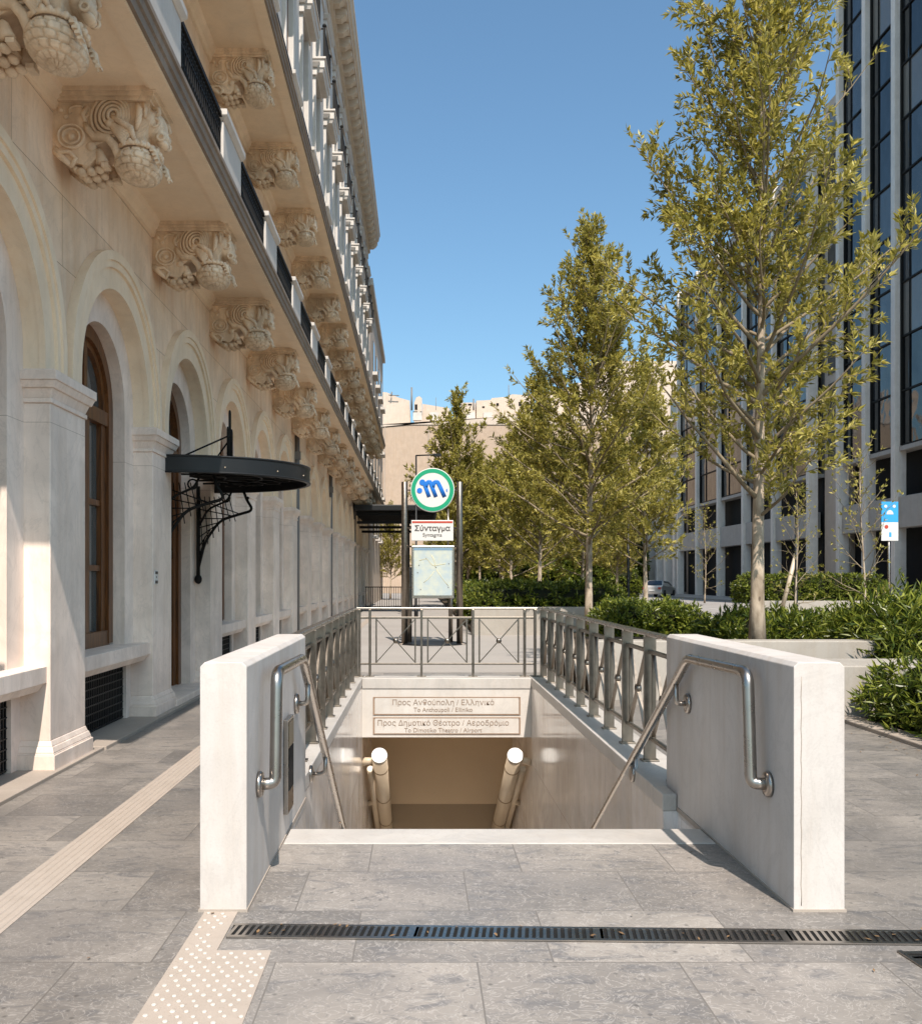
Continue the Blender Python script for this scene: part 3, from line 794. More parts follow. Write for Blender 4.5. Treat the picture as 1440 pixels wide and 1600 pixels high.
# carved bracket (local: x out from wall, z down from soffit)
def ell(cx, cz, rx, rz, y, rot=0, n=28, a0=0, a1=2*pi):
    P = []
    for i in range(n + 1 if a1 - a0 < 2*pi - .01 else n):
        a = a0 + (a1 - a0)*i/n; x, z = rx*cos(a), rz*sin(a)
        P.append((cx + x*cos(rot) - z*sin(rot), y, cz + x*sin(rot) + z*cos(rot)))
    return P
HWD = .26
mb = MB()
mb.box(-.02, 1.0, -HWD-.08, HWD+.08, -.045, .0); mb.box(-.02, .97, -HWD-.055, HWD+.055, -.085, -.045); mb.box(-.02, .93, -HWD-.02, HWD+.02, -.12, -.085)
mb.prism([(-.02,-.12),(.9,-.12),(.93,-.3),(.86,-.46),(.86,-.6),(.66,-.62),(.5,-.52),(.40,-.58),(.42,-.70),(.33,-.79),(.14,-.74),(-.02,-.62)], -HWD+.03, HWD-.03)
for s in (-1, 1):
    y = s*(HWD-.03)
    mb.tube(ell(.22,-.20,.07,.045,y,.2,16,.2,pi+.6), .018, 6); mb.tube(ell(.30,-.22,.05,.06,y,-.4,16,-1.4,1.6), .016, 6); mb.ball((.06,-.2,0), .001)
    mb.ball((.075,y*1.02,-.20), .03, .03, .03); mb.ball((.12,y,-.27), .028); mb.tube([(.33,y,-.16),(.28,y,-.25),(.31,y,-.33)], [.022,.03,.02], 8)
    mb.tube([(.02,y,-.60),(.07,y*1.06,-.66),(.16,y*1.06,-.65),(.22,y*1.05,-.72),(.17,y,-.80)], .024, 8)
    mb.tube([(.0,y,-.63),(.10,y*1.03,-.72),(.18,y,-.80)], [.03,.035,.02], 8)
    mb.tube([(.30,y,-.34),(.34,y*1.06,-.42),(.40,y*1.08,-.50),(.52,y*1.1,-.50),(.60,y*1.1,-.60),(.62,y*1.0,-.72)], [.02,.035,.04,.045,.05,.03], 8)
    mb.tube([(.36,y,-.50),(.44,y*1.12,-.46),(.56,y*1.14,-.53),(.60,y*1.1,-.63)], [.02,.024,.026,.018], 8)
CORE = mb
subs = []
for s in (-1, 1):   # rosettes
    m = MB(); c = (.175, s*(HWD-.05), -.485)
    m.lathe([(.135,0),(.138,.03),(.128,.06),(.114,.056),(.110,.015),(.094,.012),(.088,.05),(.076,.05),(.066,.012),(.046,.004),(.038,.03),(.03,.05),(.012,.058)], c, (0,s,0), 28)
    subs.append(('rosette', m))
m = MB()
for s in (-1, 1):   # big ribbed shell scroll
    y0 = s*(HWD-.04)
    for i in range(5):
        q = 1 - i*.185
        P = ell(.545 + i*.012, -.27 - i*.006, .175*q, .225*q, y0 + s*(.025 + i*.018), -.22, 36)
        m.tube(P, .0175, 8, closed=True)
    m.ball((.59, y0 + s*.06, -.285), .036, .03, .042)
m.ball((.555, 0, -.27), .15, HWD-.02, .20, 24, 12)
subs.append(('scroll', m))
for s in (-1, 1):   # ribbed leaf
    m = MB()
    y0 = s*(HWD+.03)
    for i in range(7):
        u = i/6
        m.tube([(.52+.05*u, y0, -.36-.02*i*.6), (.60+.05*u, y0+s*.03, -.40-.022*i), (.70+.05*(1-u), y0+s*.025, -.44-.028*i), (.76-.10*u, y0, -.53-.016*i)], [.012,.02,.02,.009], 6)
    m.tube([(.58,y0+s*.02,-.31),(.66,y0+s*.05,-.37),(.76,y0+s*.04,-.44),(.79,y0,-.56)], [.02,.03,.034,.018], 8)
    m.ball((.565, y0+s*.01, -.375), .05, .035, .045)
    subs.append(('acanthus_leaf', m))
m = MB()            # woven basket, both cells and rim
def bfn(th, ph):
    row = th*2.9; ri = math.floor(row); r = min(row-ri, ri+1-row); cl = ph*14/(2*pi) + (.5 if ri % 2 else 0) + .12*sin(th*9); c = abs(cl - round(cl))
    return 1.03 + .03*sin(ph*2+th*3) - (.085 if c < .085 or r < .075 else 0)
m.ball((.745, 0, -.70), .215, HWD+.06, .175, 150, 76, bfn)
m.tube([(.745+.19*cos(a), (HWD+.05)*sin(a), -.585-.02*cos(a)+.04*cos(a)) for a in [2*pi*i/30 for i in range(30)]], .024, 8, closed=True)
for i in range(13):
    a = -pi/2 + pi*i/12; m.ball((.75+.2*cos(a), (HWD+.05)*sin(a), -.57), .027, .03, .034, 8, 6)
for s in (-1, 1):
    m.tube([(.90,s*.2,-.56),(.96,s*.2,-.64),(.985,s*.19,-.74),(.99,s*.19,-.80)], [.02,.026,.022,.008], 7)
    for i in range(4): m.box(.915+i*.02, .955+i*.02, *sorted((s*.17, s*.235)), -.635-i*.045, -.612-i*.045)
subs.append(('basket', m))
m = MB()            # lion-like mask
m.ball((.90, 0, -.28), .12, HWD-.02, .16, 24, 14); m.ball((.965, 0, -.385), .075, .13, .075, 16, 10); m.ball((.985,0,-.46), .05,.10,.04,14,8)
for s in (-1, 1):
    m.tube(ell(.955,-.315,.042,.042,s*.20,0,14), .016, 6, closed=True); m.ball((.995, s*.085, -.30), .022); m.tube(ell(.99,-.43,.034,.034,s*.12,0,12), .014, 6, closed=True)
    m.tube([(.80,s*.24,-.14),(.83,s*.27,-.22),(.82,s*.27,-.33),(.79,s*.25,-.42)], [.02,.034,.03,.014], 8)
    m.tube([(.86,s*.24,-.13),(.885,s*.265,-.2),(.88,s*.26,-.29)], [.014,.022,.012], 7)
    m.tube([(.93,s*.16,-.14),(.985,s*.18,-.16),(1.0,s*.2,-.22),(.97,s*.2,-.25)], [.018,.022,.02,.01], 7)
    for i in range(5): m.ball((.835+.02*i, s*(HWD+.005), -.17-.0*i - .03*(4-i)), .012,.012,.012,6,5)
subs.append(('mask', m))
m = MB()            # garland of fruit below
for (x, z, r) in ((.25,-.825,.048),(.34,-.82,.045),(.415,-.80,.04),(.20,-.80,.035),(.30,-.77,.05)):
    for s in (-1, 0, 1): m.ball((x, s*.15, z), r*1.05, r*1.5, r*.9, 10, 7)
for s in (-1, 1): m.lathe([(.02,.0),(.038,-.03),(.05,-.10),(.062,-.15),(.03,-.16)], (.42, s*.2, -.60), (-.25,0,1), 14); m.ball((.36,s*.22,-.585), .05,.04,.055); m.box(.455,.52,*sorted((s*.12,s*.24)),-.80,-.76)
subs.append(('garland', m))
BK = CORE.build('bracket', M['carved'], HB)
for nme, m in subs: m.build(nme, M['carved'], BK)
BK.location = (XW, pc(-1)+.03, 5.76); BK.scale = (.90, .88, .80)
for zs, k0 in ((5.76, 0), (9.45, -1)):
    for k in range(k0, 17): dup(BK, (0, PIT*(k+1), zs - 5.76))

BK.location.y = 6.50
# pedestals and iron railing panels on both balconies
mb = MB(); mb.box(-2.50, -2.25, -.36, .72, .09, .93); pd = mb.build('balcony_pedestal', M['white_stone'], HB, bevel=.008)
mb = MB(); mb.taper(-2.51,-2.24,-.37,.73,.93,-2.55,-2.20,-.41,.77,.98); mb.box(-2.55,-2.20,-.41,.77,.98,1.05); mb.build('pedestal_cap', M['white_stone'], pd, bevel=.006)
mb = MB(); mb.taper(-2.53,-2.22,-.39,.75,0,-2.51,-2.24,-.37,.73,.09); mb.build('pedestal_base', M['white_stone'], pd)
pd.location = (0, pc(-1), 5.945)
for zs, k0 in ((0, 0), (3.69, -1)):
    for k in range(k0, 17): dup(pd, (0, PIT*(k+1), zs))
mb = MB(); L = (PIT-1.10)/2
mb.box(-2.32,-2.26,-L,L,.96,1.01); mb.box(-2.31,-2.27,-L,L,.06,.095); mb.box(-2.30,-2.28,-L,L,.80,.82)
n = 24
for i in range(n + 1):
    yy = -L + 2*L*i/n; mb.box(-2.298,-2.282,yy-.01,yy+.01,.06,.97)
for i in range(n):
    yy = -L + 2*L*(i+.5)/n
    mb.tube([(-2.29, yy + .04*cos(a), .89 + .04*sin(a)) for a in [2*pi*j/10 for j in range(10)]], 0.013, 5, closed=True)
    for zc, sg in ((.25,1),(.55,-1)):
        mb.tube([(-2.29, yy + sg*.045*cos(a*1.4)*(1-a/5.5), zc + .10*sin(a*1.4)*(1-a/6)) for a in [j*.45 for j in range(10)]], .013, 5)
ir = mb.build('iron_balustrade', M['iron'], HB)
ir.location = (0, ac(-1)+.18, 5.945)
for zs, k0 in ((0, 0), (3.69, -1)):
    for k in range(k0, 16): dup(ir, (0, PIT*(k+1), zs))

# upper floors
mb = MB(); mb.box(-12, XW, Y0, Y1, 9.63, 22.0)
for z in (13.0, 19.9): mb.prism([(XW-.1,z),(XW+.06,z),(XW+.14,z+.10),(XW+.14,z+.20),(XW+.03,z+.26),(XW-.1,z+.26)], Y0, Y1)
mb.build('upper_wall', M['white_stone'], HB)
mb = MB(); mb.box(-12, XW-.002, Y0, Y1, 5.93, 9.46); mb.build('first_floor_wall', M['warmwall'], HB)
mb = MB(); mb.box(XW-.1, XW+.12, -.38, .38, 9.76, 12.99); mb.box(XW-.1, XW+.12, -.38, .38, 13.27, 19.89); mb.box(XW-.1, XW+.17, -.43, .43, 19.4, 19.7); mb.box(XW-.1, XW+.17, -.43, .43, 12.6, 12.8)
ps = mb.build('pilaster', M['white_stone'], HB, bevel=.01); ps.location.y = pc(-1)
for k in range(0, 17): dup(ps, (0, PIT*(k+1), 0))
mb = MB()
for s in (-1, 1): mb.box(XW-.05, XW+.16, *sorted((s*.55, s*.72)), 0, 2.6)
mb.box(XW-.05, XW+.20, -.8, .8, 2.6, 2.8); mb.taper(XW-.05, XW+.22, -.85, .85, 2.8, XW-.05, XW+.30, -.92, .92, 2.92); mb.box(XW-.05,XW+.18,-.75,.75,-.1,0)
uw = mb.build('upper_window', M['white_stone'], HB, bevel=.008)
mb = MB(); mb.box(XW-.02, XW+.012, -.55, .55, 0, 2.6); mb.build('pane', M['winglass'], uw)
mb = MB(); mb.box(XW, XW+.03, -.04,.04,0,2.6); mb.box(XW, XW+.03,-.55,.55,1.8,1.87)
for s in (-1,1): mb.box(XW,XW+.03,*sorted((s*.47,s*.549)),0,2.6)
mb.build('window_frame', M['wood'], uw)
uw.location = (0, ac(-1), 9.85)
first = True
for zs in (9.85, 13.4, 16.55):
    for k in range(-1, 16):
        if first: first = False; continue
        dup(uw, (0, PIT*(k+1), zs - 9.85))
mb = MB()
for s in (-1, 1): mb.box(XW-.05, XW+.06, *sorted((s*.6, s*.78)), 0, 2.5)
mb.box(XW-.05, XW+.08, -.85, .85, 2.5, 2.72)
fw = mb.build('balcony_door', M['arch'], HB, bevel=.008)
mb = MB(); mb.box(XW-.02, XW+.012, -.6, .6, 0, 2.5); mb.build('pane', M['winglass'], fw)
fw.location = (0, ac(-1), 5.96)
for k in range(0, 16): dup(fw, (0, PIT*(k+1), 0))
mb = MB(); mb.box(XW-.05, -2.70, -.80, .80, .12, .36); mb.taper(XW-.05,-2.76,-.74,.74,0,XW-.05,-2.72,-.78,.78,.12); mb.box(XW-.05,-2.66,-.84,.84,.36,.42)
bn = mb.build('balconette', M['white_stone'], HB, bevel=.008)
mb = MB(); mb.box(-2.72,-2.69,-.8,.8,1.2,1.24)
for i in range(17): yy = -.8 + i*.1; mb.box(-2.715,-2.695,yy-.008,yy+.008,.42,1.2)
for s in (-1,1): mb.box(XW,-2.7,s*.8-.012,s*.8+.012,1.2,1.24); mb.box(-2.74,-2.67,s*.8-.035,s*.8+.035,.42,1.25); mb.ball((-2.705,s*.8,1.3),.06)
mb.build('balconette_rail', M['iron'], bn)
bn.location = (0, ac(-1), 16.08)
for k in range(0, 16): dup(bn, (0, PIT*(k+1), 0))
# cornice
mb = MB(); mb.prism([(XW-.3,21.0),(XW+.05,21.0),(XW+.05,21.25),(XW+.16,21.3),(XW+.16,21.72),(-2.52,21.74),(-2.52,21.95),(-2.45,22.0),(-2.40,22.25),(-2.36,22.3),(-2.36,22.42),(XW-.3,22.6)], Y0-.3, Y1+.3)
cn = mb.build('cornice', M['cornice'], HB)
mb = MB(); mb.box(-2.98, -2.56, -.18, .18, 21.50, 21.725); mb.taper(-2.98,-2.75,-.16,.16,21.36,-2.98,-2.58,-.17,.17,21.5)
md = mb.build('modillion', M['cornice'], cn); md.location.y = 5.2
for i in range(1, 60):
    yy = 5.2 + i*.90
    if yy < Y1: 
        c = md.copy(); COL.objects.link(c); c.location.y = yy
mb = MB(); mb.box(-11.5, -3.4, Y0+.3, Y1-.3, 22.0, 23.4); mb.build('attic', M['cornice'], HB)

# neighbouring block further along
AX = thing('annex_building', 'pale plain block of flats just beyond the end of the hotel cornice', 'building', (-6, 66, 0))
mb = MB(); mb.box(-12, -3.0, Y1+.32, 79, -.02, 19.4); mb.build('wall', M['pale'], AX)
for z in (4.5, 8.0, 11.5, 15.0):
    for i in range(4):
        yy = 62 + i*4.2
        mb = MB(); mb.box(-3.05, -2.95, yy, yy+1.5, z, z+2.0); wn = mb.build('window', M['winglass'], AX)
        mb = MB(); mb.box(-3.05, -2.7, yy-.3, yy+1.8, z-.25, z-.05); mb.build('sill', M['white_stone'], wn)
mb = MB(); mb.box(-12.2,-2.8,Y1+.3,79.2,19.4,19.8); mb.build('roof_edge', M['white_stone'], AX)

# ------------------------------------------------------------------ iron canopy over the hotel door
CN = thing('door_canopy', 'black oval iron canopy on scrolled brackets over the hotel side door', 'canopy', (-3.0, ac(1), 3.0))
cyc = ac(1)
def oval(k, z, n=40, ext=0, ): return [(-3.10 + (1.62+ext)*k*sin(a), cyc - (1.40+ext)*k*cos(a), z) for a in [pi*i/n for i in range(n+1)]]
mb = MB(); zt, zb = 3.10, 2.885
mb.strip(oval(1, zb), oval(1, zt), smooth=True); mb.strip(oval(.975, zt), oval(.975, zb), smooth=True); mb.strip(oval(1, zt), oval(.975, zt)); mb.strip(oval(.975, zb), oval(1, zb))
for z in (zb+.01, zt-.01): mb.tube(oval(1, z), .014, 6)
rim = mb.build('canopy_rim', M['darkmetal'], CN)
mb = MB()
for i in (6, 12, 17, 22, 28, 34):
    p = oval(1.004, 2.96)[i]; mb.ball(p, .009, .009, .009, 8, 6)
mb.build('rim_stud', M['lamptube'], rim)
mb = MB(); P = oval(.975, 3.06); Q = oval(.3, 3.10); mb.strip(P, Q); mb.add(Q, [list(range(len(Q)))])
P = oval(.975, 3.03); mb.add(P, [list(range(len(P)))[::-1]])
mb.build('canopy_roof', M['darkmetal'], CN)
mb = MB()
for i in range(5, 40, 5):
    e = oval(.97, 2.98)[i]; mb.tube([(-3.08, cyc, 2.99), e], .018, 6)
mb.tube(oval(.6, 2.97), .014, 6); mb.tube(oval(.3, 2.97), .014, 6)
for i in range(4, 38, 4):
    e = oval(.78, 2.95)[i]; mb.tube([(e[0]+.11*cos(a), e[1]+.11*sin(a), 2.96) for a in [2*pi*j/12 for j in range(12)]], .01, 5, closed=True)
mb.build('canopy_rib', M['iron'], CN)
for s in (-1, 1):
    yb = cyc + s*1.02; mb = MB(); xw = -3.21
    mb.tube([(xw, yb, 1.62), (xw, yb, 2.95)], .028, 8); mb.ball((xw, yb, 1.60), .055, .055, .07, 10, 8)
    arc = smooth_path([(xw, yb, 1.75), (xw+.10, yb, 2.15), (xw+.32, yb, 2.46), (xw+.62, yb, 2.55), (xw+.80, yb, 2.60), (xw+.70, yb, 2.76), (xw+.66, yb, 2.88)], .12, 5)
    mb.tube(arc, .020, 8)
    mb.tube(smooth_path([(xw, yb, 2.35), (xw+.14, yb, 2.62), (xw+.42, yb, 2.74), (xw+.48, yb, 2.86)], .1), .016, 6)
    mb.tube([(xw+.40+.06*cos(a), yb, 2.78+.06*sin(a)) for a in [2*pi*j/12 for j in range(12)]], .012, 6, closed=True)
    mb.ball((xw+.72, yb, 2.78), .022)
    for i in range(7):
        u = i/6; a_ = Vector((xw+.02, yb, 1.95+.8*u)); b_ = Vector((xw+.10+.50*u, yb, 2.22+.33*u**.6)) 
        mb.tube([a_, b_], .008, 5)
        mb.tube([Vector((xw+.06+.08*i, yb, 2.02+.09*i if i < 5 else 2.44)), Vector((xw+.02+.07*i, yb, 2.80))], .007, 5)
    mb.build('scroll_bracket', M['iron'], CN)
mb = MB()
for s in (-1, 1):
    mb.tube([(-3.08, cyc + s*.85, 3.10), (-2.55, cyc + s*.08, 3.52)], .012, 6)
mb.build('tie_rod', M['iron'], CN)
mb = MB()
for yo, h in ((-.12,.50),(0,.74),(.12,.50)):
    x = -2.55
    mb.tube([(x, cyc+yo-.04, 3.08),(x, cyc+yo-.04, 3.08+h)] + [(x, cyc+yo-.04*cos(a), 3.08+h+.05*sin(a)) for a in [pi*i/8 for i in range(1,8)]] + [(x, cyc+yo+.04, 3.08+h),(x, cyc+yo+.04, 3.08)], .011, 6)
mb.build('crest', M['iron'], CN)

# ------------------------------------------------------------------ far entrance canopy (dark)
t = thing('entrance_canopy', 'dark flat-roofed canopy reaching from the hotel front across the far pavement', 'canopy', (-1, 47, 0))
mb = MB(); mb.box(-3.0, .75, 44, 51, 4.75, 5.02); mb.build('canopy_roof', M['darkmetal'], t, bevel=.03)
mb = MB()
for i in range(11): mb.box(-2.9, .8, 44.3+i*.6, 44.42+i*.6, 4.55, 4.75)
for i in range(3): mb.box(-2.9, -.25, 44.6+i*1.9, 44.75+i*1.9, 4.18-.12*i, 4.30-.12*i)
mb.build('slat', M['iron'], t)
for y in (44.8, 50.2):
    mb = MB(); mb.box(-.62,-.5,y-.06,y+.06,0,4.6); mb.build('post', M['iron'], t)
t = thing('terrace_fence', 'low black railing around a terrace under the far dark canopy', 'fence', (-2, 52, 0))
mb = MB()
for i in range(24): mb.box(-2.9+i*.125, -2.87+i*.125, 52, 52.03, 0, 1.15)
mb.build('bars', M['iron'], t)
mb = MB(); mb.box(-2.95, 0, 51.99, 52.04, 1.15, 1.2); mb.box(-2.95, 0, 51.99, 52.04, .1, .14); mb.build('rail', M['iron'], t)

# ------------------------------------------------------------------ planter walls, kerbs
def wallbox(lab, *a, name='planter_wall'):
    mb = MB(); mb.box(*a); return tag(mb.build(name, M['planter'], bevel=.012), lab, 'planter wall')
wallbox('long pale planter wall directly behind the right parapet, at the foot of the near tree', 2.3, 6.1, 12.7, 13.1, -.05, .78)
wallbox('broad low planter wall at the right edge, between two clumps of shrubs', 4.72, 9.8, 11.05, 12.1, -.05, .60)
wallbox('thin grey planter wall behind the second tree, below the trimmed hedge', 1.5, 5.55, 27.5, 27.8, -.05, .80)
wallbox('small pale wall block beside the path, at the end of the far hedge row', 1.9, 2.25, 46.2, 47.0, -.05, 1.0, name='wall_block')
wallbox('low kerb wall below the clipped hedge across the road', 15.0, 21.6, 43.4, 43.7, -.05, .62)
mb = MB(); mb.box(4.72, 4.98, 2, 11.0, -.05, .045); tag(mb.build('bed_kerb', M['kerb'], bevel=.012), kind='structure')
mb = MB(); mb.box(4.98, 10.4, 2, 11.0, -.05, .02); mb.box(2.4, 10.4, 13.1, 18.0, -.05, .52); mb.box(6.1, 10.4, 12.1, 13.1, -.05, .5); mb.box(3.6, 10.4, 18.0, 27.5, -.05, .10); mb.box(1.55, 10.4, 27.8, 100, -.05, .12)
tag(mb.build('planting_soil', M['soil']), kind='structure')

# ------------------------------------------------------------------ vegetation
def leaf(vs, fs, p, d, nrm, L, W, rnd):
    d = d.normalized(); s = d.cross(nrm)
    if s.length < 1e-4: s = d.orthogonal()
    s.normalize(); up = s.cross(d)
    k = len(vs)
    mid = p + d*L*.48 - up*L*.04
    vs.append(tuple(p)); vs.append(tuple(mid + s*W*.5 + up*W*.22)); vs.append(tuple(p + d*L - up*L*rnd)); vs.append(tuple(mid - s*W*.5 + up*W*.22))
    fs.append((k, k+1, k+2)); fs.append((k, k+2, k+3))
def rv(r): return Vector((r.gauss(0,1), r.gauss(0,1), r.gauss(0,1)))
def make_tree(seed, H, z_first, prof, nbr, tw_step, leaf_step, L, W, trunk_r, dens=1.0, sides=6, lean=.0):
    """returns meshes (trunk, limbs, crown)"""
    r = random.Random(seed)
    n = 14; tp = []; tr = []
    for i in range(n + 1):
        u = i/n; tp.append(Vector((.05*sin(u*5+seed) + lean*u, .05*cos(u*4+seed*2) - .05*cos(seed*2), H*.97*u)))
        tr.append(trunk_r*((1.18 if i == 0 else 1) - .96*u**.62) + .006)
    T = MB(); T.tube(tp, tr, 12)
    def tpos(z):
        u = min(max(z/(H*.97), 0), 1)*n; i = min(int(u), n-1); return tp[i].lerp(tp[i+1], u - i), tr[i]
    B = MB(); vs, fs = [], []
    def prof_r(z):
        for (z0, r0), (z1, r1) in zip(prof, prof[1:]):
            if z0 <= z <= z1: return r0 + (r1-r0)*(z-z0)/(z1-z0)
        return prof[-1][1]
    def twig(p, d, ln, rad, lv):
        m = 4; pts = [p]; q = p.copy(); dd = d.copy()
        for i in range(m):
            dd = (dd + rv(r)*.13 + Vector((0,0,.06))).normalized(); q = q + dd*ln/m; pts.append(q.copy())
        B.tube(pts, [rad*(1-.75*i/m) for i in range(m+1)], 4, cap=False)
        ns = max(2, int(ln/leaf_step))
        for i in range(ns + 1):
            if r.random() > dens: continue
            u = (.12 + .88*i/ns)*m; j = min(int(u), m-1); c = pts[j].lerp(pts[j+1], u-j); t = (pts[j+1]-pts[j]).normalized()
            for _ in range(2):
                o = rv(r); o = (o - t*o.dot(t)); 
                if o.length < 1e-3: continue
                o.normalize(); ld = (t*.75 + o*.8 + Vector((0,0,.12))).normalized()
                leaf(vs, fs, c, ld, (Vector((0,0,1)) + rv(r)*.55).normalized(), L*r.uniform(.6,1.25), W*r.uniform(.7,1.2), r.uniform(.02,.18))
        e = pts[-1]; t = (pts[-1]-pts[-2]).normalized()
        for _ in range(4):
            ld = (t + rv(r)*.42).normalized(); leaf(vs, fs, e, ld, (Vector((0,0,1)) + rv(r)*.5).normalized(), L*r.uniform(.6,1.2), W*r.uniform(.6,1.1), r.uniform(.02,.15))
    az = r.uniform(0, 6)
    for b in range(nbr):
        u = b/(nbr-1); z = z_first + (H*.95 - z_first)*(u**.92)
        az += 2.39996 + r.uniform(-.35,.35)
        p, rad = tpos(z); el = radians(24 + 42*u + r.uniform(-8,8))
        R = None; ln = .5
        for _ in range(10):
            R = prof_r(min(z + sin(el)*ln, H)); ln = max(.25, R/cos(el))
        ln *= r.uniform(.62,1.2); full = r.uniform(.5,1.15); m = 7; pts = [p]; q = p.copy()
        d = Vector((cos(az)*cos(el), sin(az)*cos(el), sin(el)))
        for i in range(m):
            d = (d + rv(r)*.07 + Vector((0,0,.035))).normalized(); q = q + d*ln/m; pts.append(q.copy())
        br = min(rad*.5, .006 + ln*.013)
        B.tube(pts, [br*(1-.8*i/m)+.002 for i in range(m+1)], sides, cap=False)
        ntw = max(3, int(ln/tw_step*full))
        for k in range(ntw):
            s = .14 + .86*(k+r.random()*.6)/ntw
            if s > 1: s = 1
            x = s*m; j = min(int(x), m-1); c = pts[j].lerp(pts[j+1], x-j); t = (pts[j+1]-pts[j]).normalized()
            o = rv(r); o = (o - t*o.dot(t)).normalized()
            td = (t*.65 + o*.75 + Vector((0,0,.22))).normalized()
            tl = (.28 + .42*(1-s)**.6*min(1.6, ln))*r.uniform(.6,1.25)
            twig(c, td, tl, .0065, 1)
            if r.random() < .55:
                twig(c + td*tl*.4, (td + rv(r)*.55).normalized(), tl*.6, .005, 2)
        twig(pts[-1], d, .3, .005, 1)
    Cm = MB(); Cm.v = vs; Cm.f = [list(f) for f in fs]; Cm.sm = [False]*len(fs)
    print('tree', seed, 'leaves', len(fs)//2, 'branch faces', len(B.f))
    return T, B, Cm
def plant_tree(ms, label, x, y, z, group, name='plane_tree', leafm='leaf'):
    t = thing(name, label, 'tree', (0,0,0), group)
    tk = ms[0].build('trunk', M['bark'], t); ms[1].build('limbs', M['twig'], tk); ms[2].build('crown', M[leafm], t)
    t.location = (x, y, z); return t
GT = 'young street trees along the planted strip'
T1 = make_tree(11, 10.9, 2.0, [(0,.9),(2.2,1.1),(3.9,2.0),(5.4,2.15),(6.8,1.8),(8.2,1.35),(9.6,.85),(10.9,.2)], 88, .17, .043, .130, .044, .115, .88)
plant_tree(T1, 'tallest near street tree, open olive crown, pale trunk behind the right parapet', 4.97, 14, .5, GT)
T2 = make_tree(23, 11.4, 2.3, [(0,1.1),(2.0,1.8),(3.6,2.5),(5.2,2.45),(7,1.95),(9,1.4),(10.4,.8),(11.4,.16)], 100, .185, .046, .155, .054, .125, 1.0)
tb = plant_tree(T2, 'second street tree from the camera, dense pointed crown left of the tall one', 4.63, 26, .10, GT)
T3 = make_tree(37, 9.6, 1.9, [(0,1.2),(1.8,1.6),(3.2,2.3),(5.0,2.3),(7,1.55),(8.6,.85),(9.6,.15)], 66, .24, .066, .22, .082, .11, 1.0, 5)
def copytree(src, label, x, y, z, s, rz, name='plane_tree'):
    c = dup(src); c['label'] = label; c.location = (x, y, z); c.scale = (s, s, s); c.rotation_euler = (0, 0, rz); return c
tc = plant_tree(T3, 'bushy street tree standing just behind and left of the second tree', 4.75, 38, .12, GT)
spots = [(2.0,52,1.12,1.1,'pointed olive tree rising straight behind the metro sign'),
 (4.8,50,1.0,2.0,'street tree fourth in the row, half hidden behind the third crown'),
 (9.4,40,1.06,3.1,'tree at the road edge filling the gap before the grey fin-fronted building'),
 (9.3,55,1.1,4.4,'farther road-edge tree seen under the second tree\'s crown'),
 (3.2,64,1.05,5.0,'distant street tree right of the metro sign poles, over the hedges'),
 (5.4,64,1.1,.6,'distant olive tree in the middle of the promenade row'),
 (8.8,70,1.15,1.7,'distant road-side tree near the parked dark cars'),
 (2.6,80,1.1,2.6,'far slender tree at the end of the promenade beside the path'),
 (5.0,80,1.2,3.7,'far tree closing the promenade row before the tan building'),
 (7.6,88,1.2,4.9,'farthest tree on the road side of the row'),
 (-2.2,74,.72,.2,'low leafy tree seen under the dark far canopy beside the hotel')]
T4 = make_tree(71, 9.0, 1.6, [(0,1.1),(1.7,1.7),(3.4,2.5),(5.2,2.4),(6.8,2.0),(8.0,1.2),(9.0,.25)], 60, .25, .066, .22, .082, .11, 1.0, 5)
x, y, s, rz, lab = spots[1]
td_ = plant_tree(T4, lab, x, y, .1, GT); td_.rotation_euler = (0,0,rz)
for i, (x, y, s, rz, lab) in enumerate(spots):
    if i != 1: c = copytree(tc if i % 2 == 0 else td_, lab, x, y, .1, s, rz); c.scale = (s*(1+.12*sin(i*3)), s*(1+.12*sin(i*5)), s*(1+.08*cos(i*7)))
c = dup(tb); c['label'] = 'dark full tree at the road edge, low crown against the arcade'; c.location = (12.3, 60, .0); c.scale = (.85,.85,.75); c.rotation_euler = (0,0,2)
TY = make_tree(51, 4.4, .7, [(0,.5),(1.2,.75),(2.6,.8),(3.6,.5),(4.4,.1)], 20, .34, .16, .11, .04, .035, .55, 5)
ty = plant_tree(TY, 'thin young sapling with few leaves behind the near right shrubs', X_at(1346,22), 22, .1, 'bare young saplings', 'sapling')
copytree(ty, 'thin young sapling standing near the black lamp post across the bed', X_at(1243,31), 31, .1, 1.0, 2.2)
copytree(ty, 'thin bare sapling on the far right pavement in front of the fins', X_at(1100,60), 60, .1, 1.3, 1.2)

